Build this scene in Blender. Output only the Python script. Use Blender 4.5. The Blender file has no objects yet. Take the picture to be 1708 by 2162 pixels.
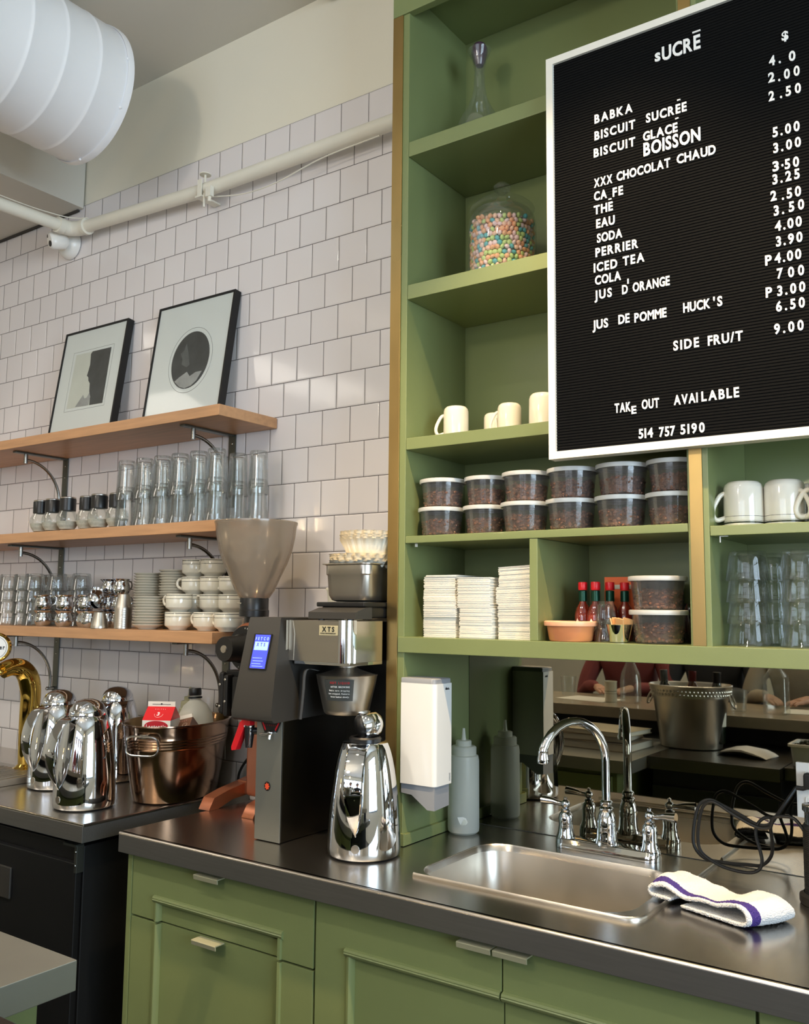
import bpy, bmesh, math, random
from mathutils import Vector, Matrix
from math import sin, cos, pi, radians as rad
random.seed(7)
SC = bpy.context.scene
COL = SC.collection
# ------------------------------------------------------------ camera
cd = bpy.data.cameras.new('camera'); cam = bpy.data.objects.new('camera', cd); COL.objects.link(cam)
SC.camera = cam
YAW, PIT, ROL = rad(-34.978), rad(6.076), rad(.534)
fw = Vector((sin(YAW)*cos(PIT), cos(YAW)*cos(PIT), sin(PIT)))
rt = Vector((cos(YAW), -sin(YAW), 0)); up = rt.cross(fw)
r2 = rt*cos(ROL)+up*sin(ROL); u2 = -rt*sin(ROL)+up*cos(ROL)
m = Matrix((r2, u2, -fw)).transposed().to_4x4(); m.translation = (1.963, -2.120, 1.474)
cam.matrix_world = m
cd.sensor_fit = 'HORIZONTAL'; cd.sensor_width = 36; cd.lens = 36*1913.5/1708; cd.clip_start = .02
# ------------------------------------------------------------ view, world, lights
vs = SC.view_settings
vs.view_transform = 'Standard'; vs.look = 'None'; vs.gamma = 1; vs.use_curve_mapping = False; vs.exposure = -0.16
cy = SC.cycles
cy.use_denoising = True
cy.max_bounces = 12; cy.transmission_bounces = 10; cy.transparent_max_bounces = 24; cy.glossy_bounces = 6; cy.diffuse_bounces = 4
cy.caustics_reflective = False; cy.caustics_refractive = False; cy.sample_clamp_indirect = 6
W = bpy.data.worlds.new('world'); SC.world = W; W.use_nodes = True
W.node_tree.nodes['Background'].inputs[0].default_value = (.62, .75, 1, 1)
W.node_tree.nodes['Background'].inputs[1].default_value = 1.0
def area(name, loc, aim, sx, sy, power, color):
    l = bpy.data.lights.new(name, 'AREA'); l.shape = 'RECTANGLE'; l.size = sx; l.size_y = sy; l.energy = power; l.color = color
    o = bpy.data.objects.new(name, l); COL.objects.link(o); o.location = loc
    o.rotation_euler = (Vector(aim)-Vector(loc)).to_track_quat('-Z', 'Y').to_euler(); return o
def spot(name, loc, aim, power, color, angle=60, blend=.5, size=.03):
    l = bpy.data.lights.new(name, 'SPOT'); l.energy = power; l.color = color; l.spot_size = rad(angle); l.spot_blend = blend; l.shadow_soft_size = size
    o = bpy.data.objects.new(name, l); COL.objects.link(o); o.location = loc
    o.rotation_euler = (Vector(aim)-Vector(loc)).to_track_quat('-Z', 'Y').to_euler(); return o
def bulb(name, loc, power, color, size=.04):
    l = bpy.data.lights.new(name, 'POINT'); l.energy = power; l.color = color; l.shadow_soft_size = size
    o = bpy.data.objects.new(name, l); COL.objects.link(o); o.location = loc; return o
DAY = (.80, .89, 1.0); WARM = (1.0, .74, .44)
# daylight through the street windows behind and beside the camera
area('daylight_front_window', (1.7, -6.4, 1.9), (1.7, 0, 1.7), 3.6, 2.0, 90, DAY)
area('daylight_side_window', (5.4, -2.6, 1.9), (0, -2.2, 1.8), 2.6, 2.0, 240, (.66, .84, 1.0))
# overhead lamps, some added as fill, and ceiling track spots
bulb('room_lamp_light', (.6, -3.3, 2.85), 75, (1, .90, .76), .12)  # added omni fill to brighten the upper wall and ceiling
for lx, le in ((-.9, 170), (.2, 80), (1.3, 50)): spot('ceiling_downlight', (lx, -2.1, 3.44), (lx-.2, -1.6, 0), le, (1, .93, .82), 135, 1, .06)  # unseen downlights added for steep overhead light
area('ceiling_lamp', (-2.2, -2.2, 3.04), (-2.2, -2.2, 0),   .5, 2.0, 16, (1, .93, .82))
spot('track_spot_light', (1.25, -1.0, 3.32), (1.2, -.35, .9), 225, WARM, 62, .6)
spot('track_spot_light', (.42, -1.02, 3.32), (.40, -.45, .9), 72, WARM, 58, .7)
spot('track_spot_light', (2.05, -1.0, 3.32), (1.75, -.3, .9), 140, WARM, 60, .6)
spot('track_spot_light', (-.5, -1.7, 3.32), (-.3, -.05, 2.1), 75, (1, .86, .70), 100, 1)  # added wide wash to brighten the tile wall; no track head here
# ------------------------------------------------------------ materials
def srgb(r, g, b):
    f = lambda c: (c/255/12.92) if c/255 <= .04045 else ((c/255+.055)/1.055)**2.4
    return (f(r), f(g), f(b), 1)
def new_mat(name):
    mt = bpy.data.materials.new(name); mt.use_nodes = True
    return mt, mt.node_tree.nodes, mt.node_tree.links, mt.node_tree.nodes['Principled BSDF']
def M(name, col, rough=.5, metal=0, var=.06, vscale=9, rvar=.0, bump=0, bscale=200, stretch=None, coat=0, spec=.5, sub=0, emit=None, estr=1, alpha=None, aniso=None):
    mt, N, L, P = new_mat(name)
    c = srgb(*col) if max(col) > 1 else (*col, 1)
    tc = N.new('ShaderNodeTexCoord'); mp = N.new('ShaderNodeMapping'); L.new(tc.outputs['Object'], mp.inputs[0])
    if stretch: mp.inputs['Scale'].default_value = stretch
    nz = N.new('ShaderNodeTexNoise'); nz.inputs['Scale'].default_value = vscale; nz.inputs['Detail'].default_value = 4; L.new(mp.outputs[0], nz.inputs[0])
    rp = N.new('ShaderNodeMapRange'); rp.inputs[1].default_value = .3; rp.inputs[2].default_value = .7
    rp.inputs[3].default_value = 1-var; rp.inputs[4].default_value = 1+var; L.new(nz.outputs[0], rp.inputs[0])
    mx = N.new('ShaderNodeVectorMath'); mx.operation = 'SCALE'; mx.inputs[0].default_value = c[:3]; L.new(rp.outputs[0], mx.inputs['Scale'])
    L.new(mx.outputs[0], P.inputs['Base Color'])
    P.inputs['Roughness'].default_value = rough; P.inputs['Metallic'].default_value = metal
    P.inputs['Specular IOR Level'].default_value = spec
    if rvar:
        r = N.new('ShaderNodeMapRange'); r.inputs[1].default_value = .3; r.inputs[2].default_value = .7
        r.inputs[3].default_value = max(.02, rough-rvar); r.inputs[4].default_value = rough+rvar; L.new(nz.outputs[0], r.inputs[0]); L.new(r.outputs[0], P.inputs['Roughness'])
    if bump:
        n2 = N.new('ShaderNodeTexNoise'); n2.inputs['Scale'].default_value = bscale; n2.inputs['Detail'].default_value = 3; L.new(mp.outputs[0], n2.inputs[0])
        b = N.new('ShaderNodeBump'); b.inputs['Strength'].default_value = bump; b.inputs['Distance'].default_value = .002; L.new(n2.outputs[0], b.inputs['Height']); L.new(b.outputs[0], P.inputs['Normal'])
    if coat: P.inputs['Coat Weight'].default_value = coat; P.inputs['Coat Roughness'].default_value = .06
    if sub: P.inputs['Subsurface Weight'].default_value = sub; P.inputs['Subsurface Radius'].default_value = (.02, .02, .02)
    if emit: P.inputs['Emission Color'].default_value = srgb(*emit); P.inputs['Emission Strength'].default_value = estr
    return mt
def glass(name, col=(1, 1, 1), rough=0, ior=1.45):
    mt, N, L, P = new_mat(name)
    P.inputs['Base Color'].default_value = (*col, 1); P.inputs['Roughness'].default_value = rough
    P.inputs['Transmission Weight'].default_value = 1; P.inputs['IOR'].default_value = ior
    return mt
def thin(name, col=(1, 1, 1), body=(.8, .8, .8), haze=.1, rough=.05, gloss=1.0):
    """thin clear or frosted wall: tinted see-through + a share of milky diffuse + Fresnel gloss"""
    mt, N, L, P = new_mat(name); N.remove(P); out = N['Material Output']
    tr = N.new('ShaderNodeBsdfTransparent'); tr.inputs[0].default_value = (*col, 1)
    df = N.new('ShaderNodeBsdfDiffuse'); df.inputs[0].default_value = (*body, 1)
    tl = N.new('ShaderNodeBsdfTranslucent'); tl.inputs[0].default_value = (*body, 1)
    m0 = N.new('ShaderNodeMixShader'); m0.inputs[0].default_value = .45; L.new(df.outputs[0], m0.inputs[1]); L.new(tl.outputs[0], m0.inputs[2])
    m1 = N.new('ShaderNodeMixShader'); m1.inputs[0].default_value = haze; L.new(tr.outputs[0], m1.inputs[1]); L.new(m0.outputs[0], m1.inputs[2])
    gl = N.new('ShaderNodeBsdfGlossy'); gl.inputs['Roughness'].default_value = rough
    fr = N.new('ShaderNodeLayerWeight'); fr.inputs[0].default_value = .35
    mm = N.new('ShaderNodeMath'); mm.operation = 'MULTIPLY_ADD'; mm.inputs[1].default_value = .6*gloss; mm.inputs[2].default_value = .03*gloss; L.new(fr.outputs['Fresnel'], mm.inputs[0])
    m2 = N.new('ShaderNodeMixShader'); L.new(mm.outputs[0], m2.inputs[0]); L.new(m1.outputs[0], m2.inputs[1]); L.new(gl.outputs[0], m2.inputs[2])
    L.new(m2.outputs[0], out.inputs[0]); return mt
def banded(name, col, bands, rough=.12, band=(38, 44, 34)):
    """glazed ceramic with thin painted rings at the given heights (z0, z1)"""
    mt, N, L, P = new_mat(name)
    tc = N.new('ShaderNodeTexCoord'); sx = N.new('ShaderNodeSeparateXYZ'); L.new(tc.outputs['Object'], sx.inputs[0])
    acc = None
    for z0, z1 in bands:
        a = N.new('ShaderNodeMath'); a.operation = 'COMPARE'; a.inputs[1].default_value = (z0+z1)/2; a.inputs[2].default_value = (z1-z0)/2; L.new(sx.outputs[2], a.inputs[0])
        if acc is None: acc = a
        else:
            s = N.new('ShaderNodeMath'); s.operation = 'MAXIMUM'; L.new(acc.outputs[0], s.inputs[0]); L.new(a.outputs[0], s.inputs[1]); acc = s
    mx = N.new('ShaderNodeMix'); mx.data_type = 'RGBA'; mx.inputs[6].default_value = srgb(*col); mx.inputs[7].default_value = srgb(*band)
    L.new(acc.outputs[0], mx.inputs[0]); L.new(mx.outputs[2], P.inputs['Base Color'])
    P.inputs['Roughness'].default_value = rough; P.inputs['Coat Weight'].default_value = .3
    return mt
def attr_mat(name, rough=.35):
    mt, N, L, P = new_mat(name); a = N.new('ShaderNodeAttribute'); a.attribute_name = 'own_colour'; L.new(a.outputs[0], P.inputs['Base Color'])
    P.inputs['Roughness'].default_value = rough; return mt
GREEN = M('green_satin_paint', (125, 135, 88), .32, var=.02, coat=.12, bump=.05, bscale=350)
WHITEP = M('white_wall_paint', (240, 234, 216), .6, var=.012, vscale=3, bump=.06, bscale=60)
CEILP = M('ceiling_paint', (214, 209, 198), .7, var=.012, vscale=2)
DUCTW = M('white_duct_paint', (250, 250, 252), .3, var=.01)
PIPEW = M('cream_pipe_paint', (232, 227, 212), .4, var=.02)
STEEL = M('brushed_stainless_steel', (200, 194, 186), .25, 1, var=.018, vscale=2.5, stretch=(1, 40, 40))
STEELD = M('dark_brushed_steel', (98, 95, 90), .26, 1, var=.03, vscale=2.5, stretch=(40, 40, 1))
STEELP = M('pan_steel', (196, 190, 180), .34, 1, var=.05, vscale=8, rvar=.05)
CHROME = M('polished_chrome', (222, 224, 228), .035, 1, var=.0)
NICKEL = M('bracket_nickel', (150, 148, 142), .25, 1, var=.05)
PULLM = M('satin_pull_metal', (196, 192, 160), .38, .45, var=.03)
APRON = M('counter_edge_steel', (122, 121, 118), .38, .75, var=.05, vscale=4, stretch=(3, 60, 60))
PANELM = M('satin_steel_panel', (150, 152, 146), .4, .75, var=.03)
IRON = M('bracket_grey_metal', (96, 98, 92), .35, .8, var=.05)
COPPER = M('hammered_copper_steel', (150, 122, 100), .17, 1, var=.08, vscale=5, rvar=.04)
COPPERP = M('copper_coloured_paint', (190, 122, 92), .32, .75, var=.04)
GOLD = M('polished_gold_brass', (216, 180, 92), .06, 1, var=.03)
BRASS = M('aged_brass', (180, 152, 98), .32, 1, var=.16, vscale=5, rvar=.08, stretch=(1, 1, .35))
WOOD = M('maple_wood', (196, 148, 106), .42, var=.10, vscale=5, stretch=(1.2, 10, 14))
WOODE = M('maple_end_grain', (196, 140, 96), .48, var=.12, vscale=30, stretch=(1, 2, 1))
BLACK = M('black_plastic', (24, 24, 25), .34, var=.05)
BLACKM = M('black_matte', (12, 12, 12), .55, var=.06)
DKGREY = M('dark_grey_plastic', (52, 50, 47), .42, var=.03, bump=.1, bscale=900)
WPLAST = M('white_plastic', (240, 238, 232), .25, var=.01)
GPLAST = M('grey_plastic', (150, 152, 156), .4, var=.02)
CERAM = M('cream_ceramic', (226, 220, 204), .14, var=.015, coat=.3)
CUPM = banded('cream_ceramic_with_green_rings', (222, 216, 198), [(.0510, .0530), (.0402, .0415)])
MUGM = banded('cream_ceramic_with_rings_at_rim', (226, 221, 208), [(.0055, .0085), (.0098, .0104), (.0195, .0203)])
SAUCM = M('cream_saucer', (212, 206, 190), .18, var=.02, coat=.2)
GLASSM = thin('clear_tumbler_glass', (.975, .985, .98), (.8, .84, .84), .025, .03, 1.0)
GLASSD = thin('clear_cubby_glass', (.975, .98, .975), (.7, .74, .74), .015, .03, .7)
JARG = thin('clear_jar_glass', (.97, .98, .97), (.8, .82, .8), .035, .03, .42)
DELI = thin('clear_deli_plastic', (.93, .92, .91), (.6, .58, .56), .10, .10, .6)
FROST = thin('frosted_plastic', (.9, .9, .84), (.98, .97, .87), .8, .28, .3)
SMOKE = thin('smoky_hopper_plastic', (.92, .86, .78), (.84, .72, .58), .32, .12, 1.0)
LIDM = M('pale_plastic_lid', (206, 206, 202), .35, var=.02)
PAPER = M('white_paper', (238, 234, 222), .75, var=.015)
BEANM = M('roasted_coffee_beans', (132, 88, 66), .42, var=.35, vscale=60)
REDP = M('red_plastic', (222, 30, 40), .32, var=.03)
MIRR = M('smoked_mirror', (168, 162, 146), .015, 1, var=.0)
FELT = M('black_felt_panel', (17, 17, 17), .95, var=.1, vscale=200, spec=.1)
LETM = M('white_letter_plastic', (245, 244, 240), .4, var=.01)
FRAMEW = M('white_board_frame', (236, 232, 220), .35, var=.015)
PRINTM = M('print_mat_board', (212, 218, 214), .5, var=.01, coat=.8)
PHOTOD = M('print_dark_ink', (58, 62, 62), .5, var=.25, vscale=14, coat=.8)
PHOTOG = M('print_grey_ink', (150, 153, 150), .5, var=.2, vscale=18, coat=.8)
PHOTOL = M('print_light_ink', (196, 201, 190), .5, var=.04, coat=.8)
TERRY = M('white_terry_cloth', (244, 242, 240), .95, var=.04, vscale=300, bump=.9, bscale=700)
PURPLE = M('purple_terry_stripe', (70, 52, 128), .95, var=.15, vscale=300, bump=.6, bscale=700)
SCREEN = M('blue_backlit_screen', (60, 70, 230), .3, emit=(72, 84, 250), estr=1.0, var=0)
SCREENL = M('pale_backlit_screen', (150, 180, 240), .3, emit=(160, 190, 250), estr=.9, var=0)
LAMPG = M('lit_bulb_glass', (255, 220, 160), .3, emit=(255, 205, 130), estr=14, var=0)
STONE = M('pale_stone_bar_top', (176, 162, 140), .2, var=.08, vscale=12)
# ------------------------------------------------------------ mesh helpers
class B:
    def __init__(s): s.bm = bmesh.new(); s.wn = False
    def add(s, verts, faces, mi=0):
        vs_ = [s.bm.verts.new(v) for v in verts]
        for f in faces:
            try: fc = s.bm.faces.new([vs_[i] for i in f]); fc.material_index = mi
            except ValueError: pass
        return s
    def merge(s, b2, mtx=None):
        if mtx is not None: bmesh.ops.transform(b2, matrix=mtx, verts=b2.verts)
        me = bpy.data.meshes.new('t'); b2.to_mesh(me); b2.free(); s.bm.from_mesh(me); bpy.data.meshes.remove(me); return s
    def box(s, x0, x1, y0, y1, z0, z1, bev=0, seg=2, mi=0, mtx=None):
        t = bmesh.new(); bmesh.ops.create_cube(t, size=1)
        bmesh.ops.transform(t, matrix=Matrix.Translation(((x0+x1)/2, (y0+y1)/2, (z0+z1)/2)) @ Matrix.Diagonal((abs(x1-x0), abs(y1-y0), abs(z1-z0), 1)), verts=t.verts)
        if bev: s.wn = True; bmesh.ops.bevel(t, geom=t.edges[:], offset=bev, segments=seg, affect='EDGES', profile=.5)
        for f in t.faces: f.material_index = mi
        return s.merge(t, mtx)
    def loft(s, loops, cap0=True, cap1=True, mi=0, closed=True):
        n = len(loops[0]); vv = [[s.bm.verts.new(p) for p in lp] for lp in loops]
        rng = range(n) if closed else range(n-1)
        for a, b in zip(vv, vv[1:]):
            for i in rng:
                j = (i+1) % n
                try: f = s.bm.faces.new((a[i], a[j], b[j], b[i])); f.material_index = mi
                except ValueError: pass
        for c, lp in ((cap0, vv[0][::-1]), (cap1, vv[-1])):
            if c:
                try: f = s.bm.faces.new(lp); f.material_index = mi
                except ValueError: pass
        return s
    def lathe(s, prof, seg=32, c=(0, 0, 0), sx=1, sy=1, fn=None, mi=0, mtx=None):
        t = bmesh.new(); rings = []
        for k, (r, z) in enumerate(prof):
            if r <= 1e-6: rings.append([t.verts.new((c[0], c[1], c[2]+z))])
            else: rings.append([t.verts.new((c[0]+sx*r*(fn(a, r, z) if fn else 1)*cos(a), c[1]+sy*r*(fn(a, r, z) if fn else 1)*sin(a), c[2]+z)) for a in [2*pi*i/seg for i in range(seg)]])
        for a, b in zip(rings, rings[1:]):
            for i in range(seg):
                j = (i+1) % seg
                q = [a[0] if len(a) == 1 else a[i], a[0] if len(a) == 1 else a[j], b[0] if len(b) == 1 else b[j], b[0] if len(b) == 1 else b[i]]
                q2 = []
                for v in q:
                    if v not in q2: q2.append(v)
                if len(q2) > 2: t.faces.new(q2).material_index = mi
        return s.merge(t, mtx)
    def tube(s, pts, r, seg=10, cap=True, mi=0, flat=1.0, upv=None):
        pts = [Vector(p) for p in pts]; n = len(pts); R = r if isinstance(r, (list, tuple)) else [r]*n
        loops = []; prev = None
        for i, p in enumerate(pts):
            t = (pts[min(i+1, n-1)]-pts[max(i-1, 0)]).normalized()
            if prev is None:
                a = Vector(upv) if upv else (Vector((0, 0, 1)) if abs(t.z) < .9 else Vector((1, 0, 0)))
            else: a = prev
            u = (a-t*a.dot(t)).normalized(); v = t.cross(u); prev = u
            loops.append([p+(u*cos(2*pi*k/seg)+v*sin(2*pi*k/seg)*flat)*R[i] for k in range(seg)])
        return s.loft(loops, cap, cap, mi)
    def prism(s, poly, fn, d0, d1, mi=0):
        """poly 2D outline, fn(u, v, d) -> 3D point"""
        return s.loft([[fn(u, v, d0) for u, v in poly], [fn(u, v, d1) for u, v in poly]], mi=mi)
    def sphere(s, c, r, sub=2, sc=(1, 1, 1), mi=0, rot=None):
        t = bmesh.new(); bmesh.ops.create_icosphere(t, subdivisions=sub, radius=r)
        mt = Matrix.Translation(c) @ (rot.to_4x4() if rot else Matrix()) @ Matrix.Diagonal((*sc, 1))
        for f in t.faces: f.material_index = mi
        return s.merge(t, mt)
    def obj(s, name, mats, parent=None, loc=None, sharp=38, mtx=None):
        bmesh.ops.recalc_face_normals(s.bm, faces=s.bm.faces[:])
        me = bpy.data.meshes.new(name); s.bm.to_mesh(me); s.bm.free()
        for mm in (mats if isinstance(mats, (list, tuple)) else [mats]): me.materials.append(mm)
        me.shade_smooth(); me.set_sharp_from_angle(angle=rad(sharp))
        o = bpy.data.objects.new(name, me); COL.objects.link(o)
        if parent is not None: o.parent = parent
        if loc is not None: o.location = loc
        if s.wn: wm = o.modifiers.new('weighted', 'WEIGHTED_NORMAL'); wm.keep_sharp = True; wm.weight = 100
        return o
def tag(o, label=None, cat=None, group=None, kind=None):
    if label: o['label'] = label
    if cat: o['category'] = cat
    if group: o['group'] = group
    if kind: o['kind'] = kind
    return o
def thing(name, loc, label, cat, group=None, rz=0, rot=None):
    o = bpy.data.objects.new(name, None); COL.objects.link(o); o.location = loc; o.empty_display_size = .05
    o.rotation_euler = rot if rot else (0, 0, rz)
    return tag(o, label, cat, group)
def struct(o): return tag(o, kind='structure')
def dup(root, loc=None, rz=None, label=None, group=None, rot=None, scale=None):
    def cp(o, par):
        c = o.copy(); COL.objects.link(c)
        if par is not None: c.parent = par
        for ch in list(o.children): cp(ch, c)
        return c
    c = cp(root, None)
    if loc is not None: c.location = loc
    if rz is not None: c.rotation_euler = (0, 0, rz)
    if rot is not None: c.rotation_euler = rot
    if scale is not None: c.scale = scale
    if label: c['label'] = label
    if group: c['group'] = group
    return c
def rrect(hx, hy, r, n=6, cx=0, cy=0):
    out = []
    for (sx, sy, a0) in ((1, 1, 0), (-1, 1, 90), (-1, -1, 180), (1, -1, 270)):
        for k in range(n+1):
            a = rad(a0+90*k/n); out.append((cx+sx*(hx-r)+r*cos(a), cy+sy*(hy-r)+r*sin(a)))
    return out
def arc(c, r, a0, a1, n, plane='xz'):
    out = []
    for k in range(n+1):
        a = rad(a0+(a1-a0)*k/n); u, v = r*cos(a), r*sin(a)
        out.append({'xz': (c[0]+u, c[1], c[2]+v), 'yz': (c[0], c[1]+u, c[2]+v), 'xy': (c[0]+u, c[1]+v, c[2])}[plane])
    return out
def spline(pts, n=8):
    P = [Vector(p) for p in pts]; P = [P[0]*2-P[1]]+P+[P[-1]*2-P[-2]]; out = []
    for i in range(1, len(P)-2):
        a, b, c, d = P[i-1:i+3]
        for k in range(n):
            t = k/n; out.append(.5*((2*b)+(c-a)*t+(2*a-5*b+4*c-d)*t*t+(3*b-a-3*c+d)*t**3))
    out.append(P[-2]); return out
def text_mesh(body, size, mat, name, depth=.0006, offset=.0, align='LEFT', width=None, sx=1.0):
    cu = bpy.data.curves.new('t', 'FONT'); cu.body = body; cu.size = size; cu.extrude = depth; cu.offset = offset; cu.align_x = align; cu.resolution_u = 3
    o = bpy.data.objects.new('t', cu); COL.objects.link(o); bpy.context.view_layer.update()
    me = bpy.data.meshes.new_from_object(o.evaluated_get(bpy.context.evaluated_depsgraph_get())); me.name = name
    bpy.data.objects.remove(o); bpy.data.curves.remove(cu)
    me.materials.clear(); me.materials.append(mat)
    xs = [v.co.x for v in me.vertices] or [0, 1]; w = max(xs)-min(xs); x0 = min(xs)
    f = sx if width is None else width/max(w, 1e-6)
    for v in me.vertices: v.co.x = ((v.co.x-x0) if align == 'LEFT' else v.co.x)*f
    r = bpy.data.objects.new(name, me); COL.objects.link(r); return r
# ------------------------------------------------------------ tile material (square tiles, half-offset courses)
def tile_material():
    mt, N, L, P = new_mat('white_glazed_tile')
    def math_(op, a, b=None, c=None):
        n = N.new('ShaderNodeMath'); n.operation = op
        for i, v in enumerate((a, b, c)):
            if v is None: continue
            if isinstance(v, (int, float)): n.inputs[i].default_value = v
            else: L.new(v, n.inputs[i])
        return n.outputs[0]
    tc = N.new('ShaderNodeTexCoord'); sp = N.new('ShaderNodeSeparateXYZ'); L.new(tc.outputs['Object'], sp.inputs[0])
    v = math_('DIVIDE', math_('SUBTRACT', sp.outputs[2], 1.973), .11); n_ = math_('FLOOR', v)
    par = math_('MODULO', math_('ADD', n_, 101), 2)          # 0 on odd courses
    u = math_('ADD', math_('DIVIDE', sp.outputs[0], .11), math_('MULTIPLY', math_('SUBTRACT', 1, math_('SUBTRACT', 1, par)), .5))
    fu = math_('FRACT', u); fv = math_('FRACT', v)
    du = math_('MINIMUM', fu, math_('SUBTRACT', 1, fu)); dv = math_('MINIMUM', fv, math_('SUBTRACT', 1, fv))
    d = math_('MINIMUM', du, dv)
    g = N.new('ShaderNodeMapRange'); g.inputs[1].default_value = .0075; g.inputs[2].default_value = .0115; L.new(d, g.inputs[0])
    idv = N.new('ShaderNodeCombineXYZ'); L.new(math_('FLOOR', u), idv.inputs[0]); L.new(n_, idv.inputs[1])
    wn = N.new('ShaderNodeTexWhiteNoise'); wn.noise_dimensions = '3D'; L.new(idv.outputs[0], wn.inputs['Vector'])
    br = N.new('ShaderNodeMapRange'); br.inputs[3].default_value = .965; br.inputs[4].default_value = 1.02; L.new(wn.outputs['Value'], br.inputs[0])
    cs = N.new('ShaderNodeVectorMath'); cs.operation = 'SCALE'; cs.inputs[0].default_value = srgb(234, 228, 227)[:3]; L.new(br.outputs[0], cs.inputs['Scale'])
    mx = N.new('ShaderNodeMix'); mx.data_type = 'RGBA'; mx.inputs[6].default_value = srgb(74, 68, 64); L.new(cs.outputs[0], mx.inputs[7]); L.new(g.outputs[0], mx.inputs[0])
    L.new(mx.outputs[2], P.inputs['Base Color'])
    ro = N.new('ShaderNodeMapRange'); ro.inputs[3].default_value = .8; ro.inputs[4].default_value = .09; L.new(g.outputs[0], ro.inputs[0]); L.new(ro.outputs[0], P.inputs['Roughness'])
    # pillowed edges, a slight tilt per tile and a gentle glaze ripple
    pe = N.new('ShaderNodeMapRange'); pe.interpolation_type = 'SMOOTHSTEP'; pe.inputs[1].default_value = .004; pe.inputs[2].default_value = .05; L.new(d, pe.inputs[0])
    wc = N.new('ShaderNodeSeparateColor'); L.new(wn.outputs['Color'], wc.inputs[0])
    tilt = math_('ADD', math_('MULTIPLY', math_('SUBTRACT', wc.outputs[0], .5), fu), math_('MULTIPLY', math_('SUBTRACT', wc.outputs[1], .5), fv))
    nz = N.new('ShaderNodeTexNoise'); nz.inputs['Scale'].default_value = 55; nz.inputs['Detail'].default_value = 2; L.new(tc.outputs['Object'], nz.inputs[0])
    h = math_('ADD', pe.outputs[0], math_('ADD', math_('MULTIPLY', tilt, .9), math_('MULTIPLY', nz.outputs[0], .09)))
    b = N.new('ShaderNodeBump'); b.inputs['Strength'].default_value = 1; b.inputs['Distance'].default_value = .0012; L.new(h, b.inputs['Height']); L.new(b.outputs[0], P.inputs['Normal'])
    return mt
TILE = tile_material()
# ------------------------------------------------------------ the room
CZ = 3.475
struct(B().box(-5.2, 5.4, .05, .2, 0, 3.6).obj('wall_back', WHITEP))
struct(B().box(-5.2, .632, .004, .05, 0, CZ).obj('wall_back_plaster', WHITEP))
struct(B().box(-5.2, .632, 0, .004, 0, 3.073).obj('wall_back_tiles', TILE))
struct(B().box(-5.2, 5.4, -6.5, .2, -.1, 0).obj('floor', M('dark_floor_tiles', (70, 66, 62), .5)))
struct(B().box(-5.2, 5.4, -6.5, .2, CZ, CZ+.1).obj('ceiling', CEILP))
struct(B().box(-5.0, -1.105, -6.2, -.004, 3.06, CZ).obj('ceiling_soffit', CEILP))
struct(B().box(-5.2, -1.13, -.012, -.004, 3.052, 3.06).obj('trim_1', M('dark_joint', (60, 56, 52), .8)))
struct(B().box(-5.2, -5.0, -6.5, .05, 0, CZ).obj('wall_left', WHITEP))
def wall_with_window(name, axis, pos, th, a0, a1, w0, w1, z0, z1, idx):
    b = B()
    def bx(p0, p1, q0, q1, mi=0, bb=None):
        bb = bb or b
        if axis == 'y': bb.box(p0, p1, pos, pos+th, q0, q1, mi=mi)
        else: bb.box(pos, pos+th, p0, p1, q0, q1, mi=mi)
    bx(a0, w0, 0, CZ); bx(w1, a1, 0, CZ); bx(w0, w1, 0, z0); bx(w0, w1, z1, CZ)
    struct(b.obj(name, WHITEP))
    f = B(); n = 4
    for i in range(n+1):
        x = w0+(w1-w0)*i/n; bx(max(w0, x-.025), min(w1, x+.025), z0, z1, bb=f)
    bx(w0, w1, z0, z0+.05, bb=f); bx(w0, w1, z1-.05, z1, bb=f); bx(w0, w1, z0+1.35, z0+1.39, bb=f)
    struct(f.obj('window_%d' % idx, BLACKM))
wall_with_window('wall_front', 'y', -6.3, .1, -5.2, 5.4, -.1, 3.5, .9, 2.9, 1)
wall_with_window('wall_right', 'x', 5.2, .1, -6.5, .2, -3.9, -1.3, .9, 2.9, 2)
# ------------------------------------------------------------ ceiling duct, pipes, camera
t = thing('ventilation_duct', (-.545, -.4, 3.16), 'large round white spiral duct hanging under the ceiling', 'duct')
b = B(); R = .226
prof = []
for k in range(0, 36):
    y0 = k*.115
    prof += [(R, y0+.004), (R, y0+.100), (R+.0018, y0+.104), (R+.0018, y0+.108), (R, y0+.112)]
prof = [(R-.006, -.01), (R+.005, -.012), (R+.006, .0), (R+.004, .012)]+prof
b.lathe([(0, .002), (R-.012, .002)]+prof+[(0, 36*.115)], 72, mtx=Matrix.Rotation(rad(90), 4, 'X'))
b.obj('duct_body', DUCTW, t)
h = B(); h.box(-.016, .016, -.44, -.405, .205, .209).box(-.012, .012, -.425, -.42, .17, .209)
h.obj('hanger_bracket', DUCTW, t)
B().tube([(0, -.422, .19), (0, -.422, .315)], .004, 8).obj('hanger_rod', DUCTW, t)
bs = B()
for a in (10, 75, 140, 205, 270, 330): bs.sphere((R*cos(rad(a))+.004*cos(rad(a)), -.012, R*sin(rad(a))+.004*sin(rad(a))), .0045, 1)
bs.obj('rim_screw', DUCTW, t)
t = thing('water_pipe', (0, -.06, 2.905), 'cream pipe running along the tiles above the pictures', 'pipe')
b = B(); pts = [(.632, 0, 0), (-.32, 0, .003), (-1.0, 0, .034)]+[(-1.05-.03*sin(rad(a)), -.04+.04*cos(rad(a)), .036) for a in (0, 20, 45, 70, 90)]+[(-1.08, -.5, .02), (-1.08, -4.5, .0)]
b.tube(pts, .0235, 20); b.obj('pipe', PIPEW, t)
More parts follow.
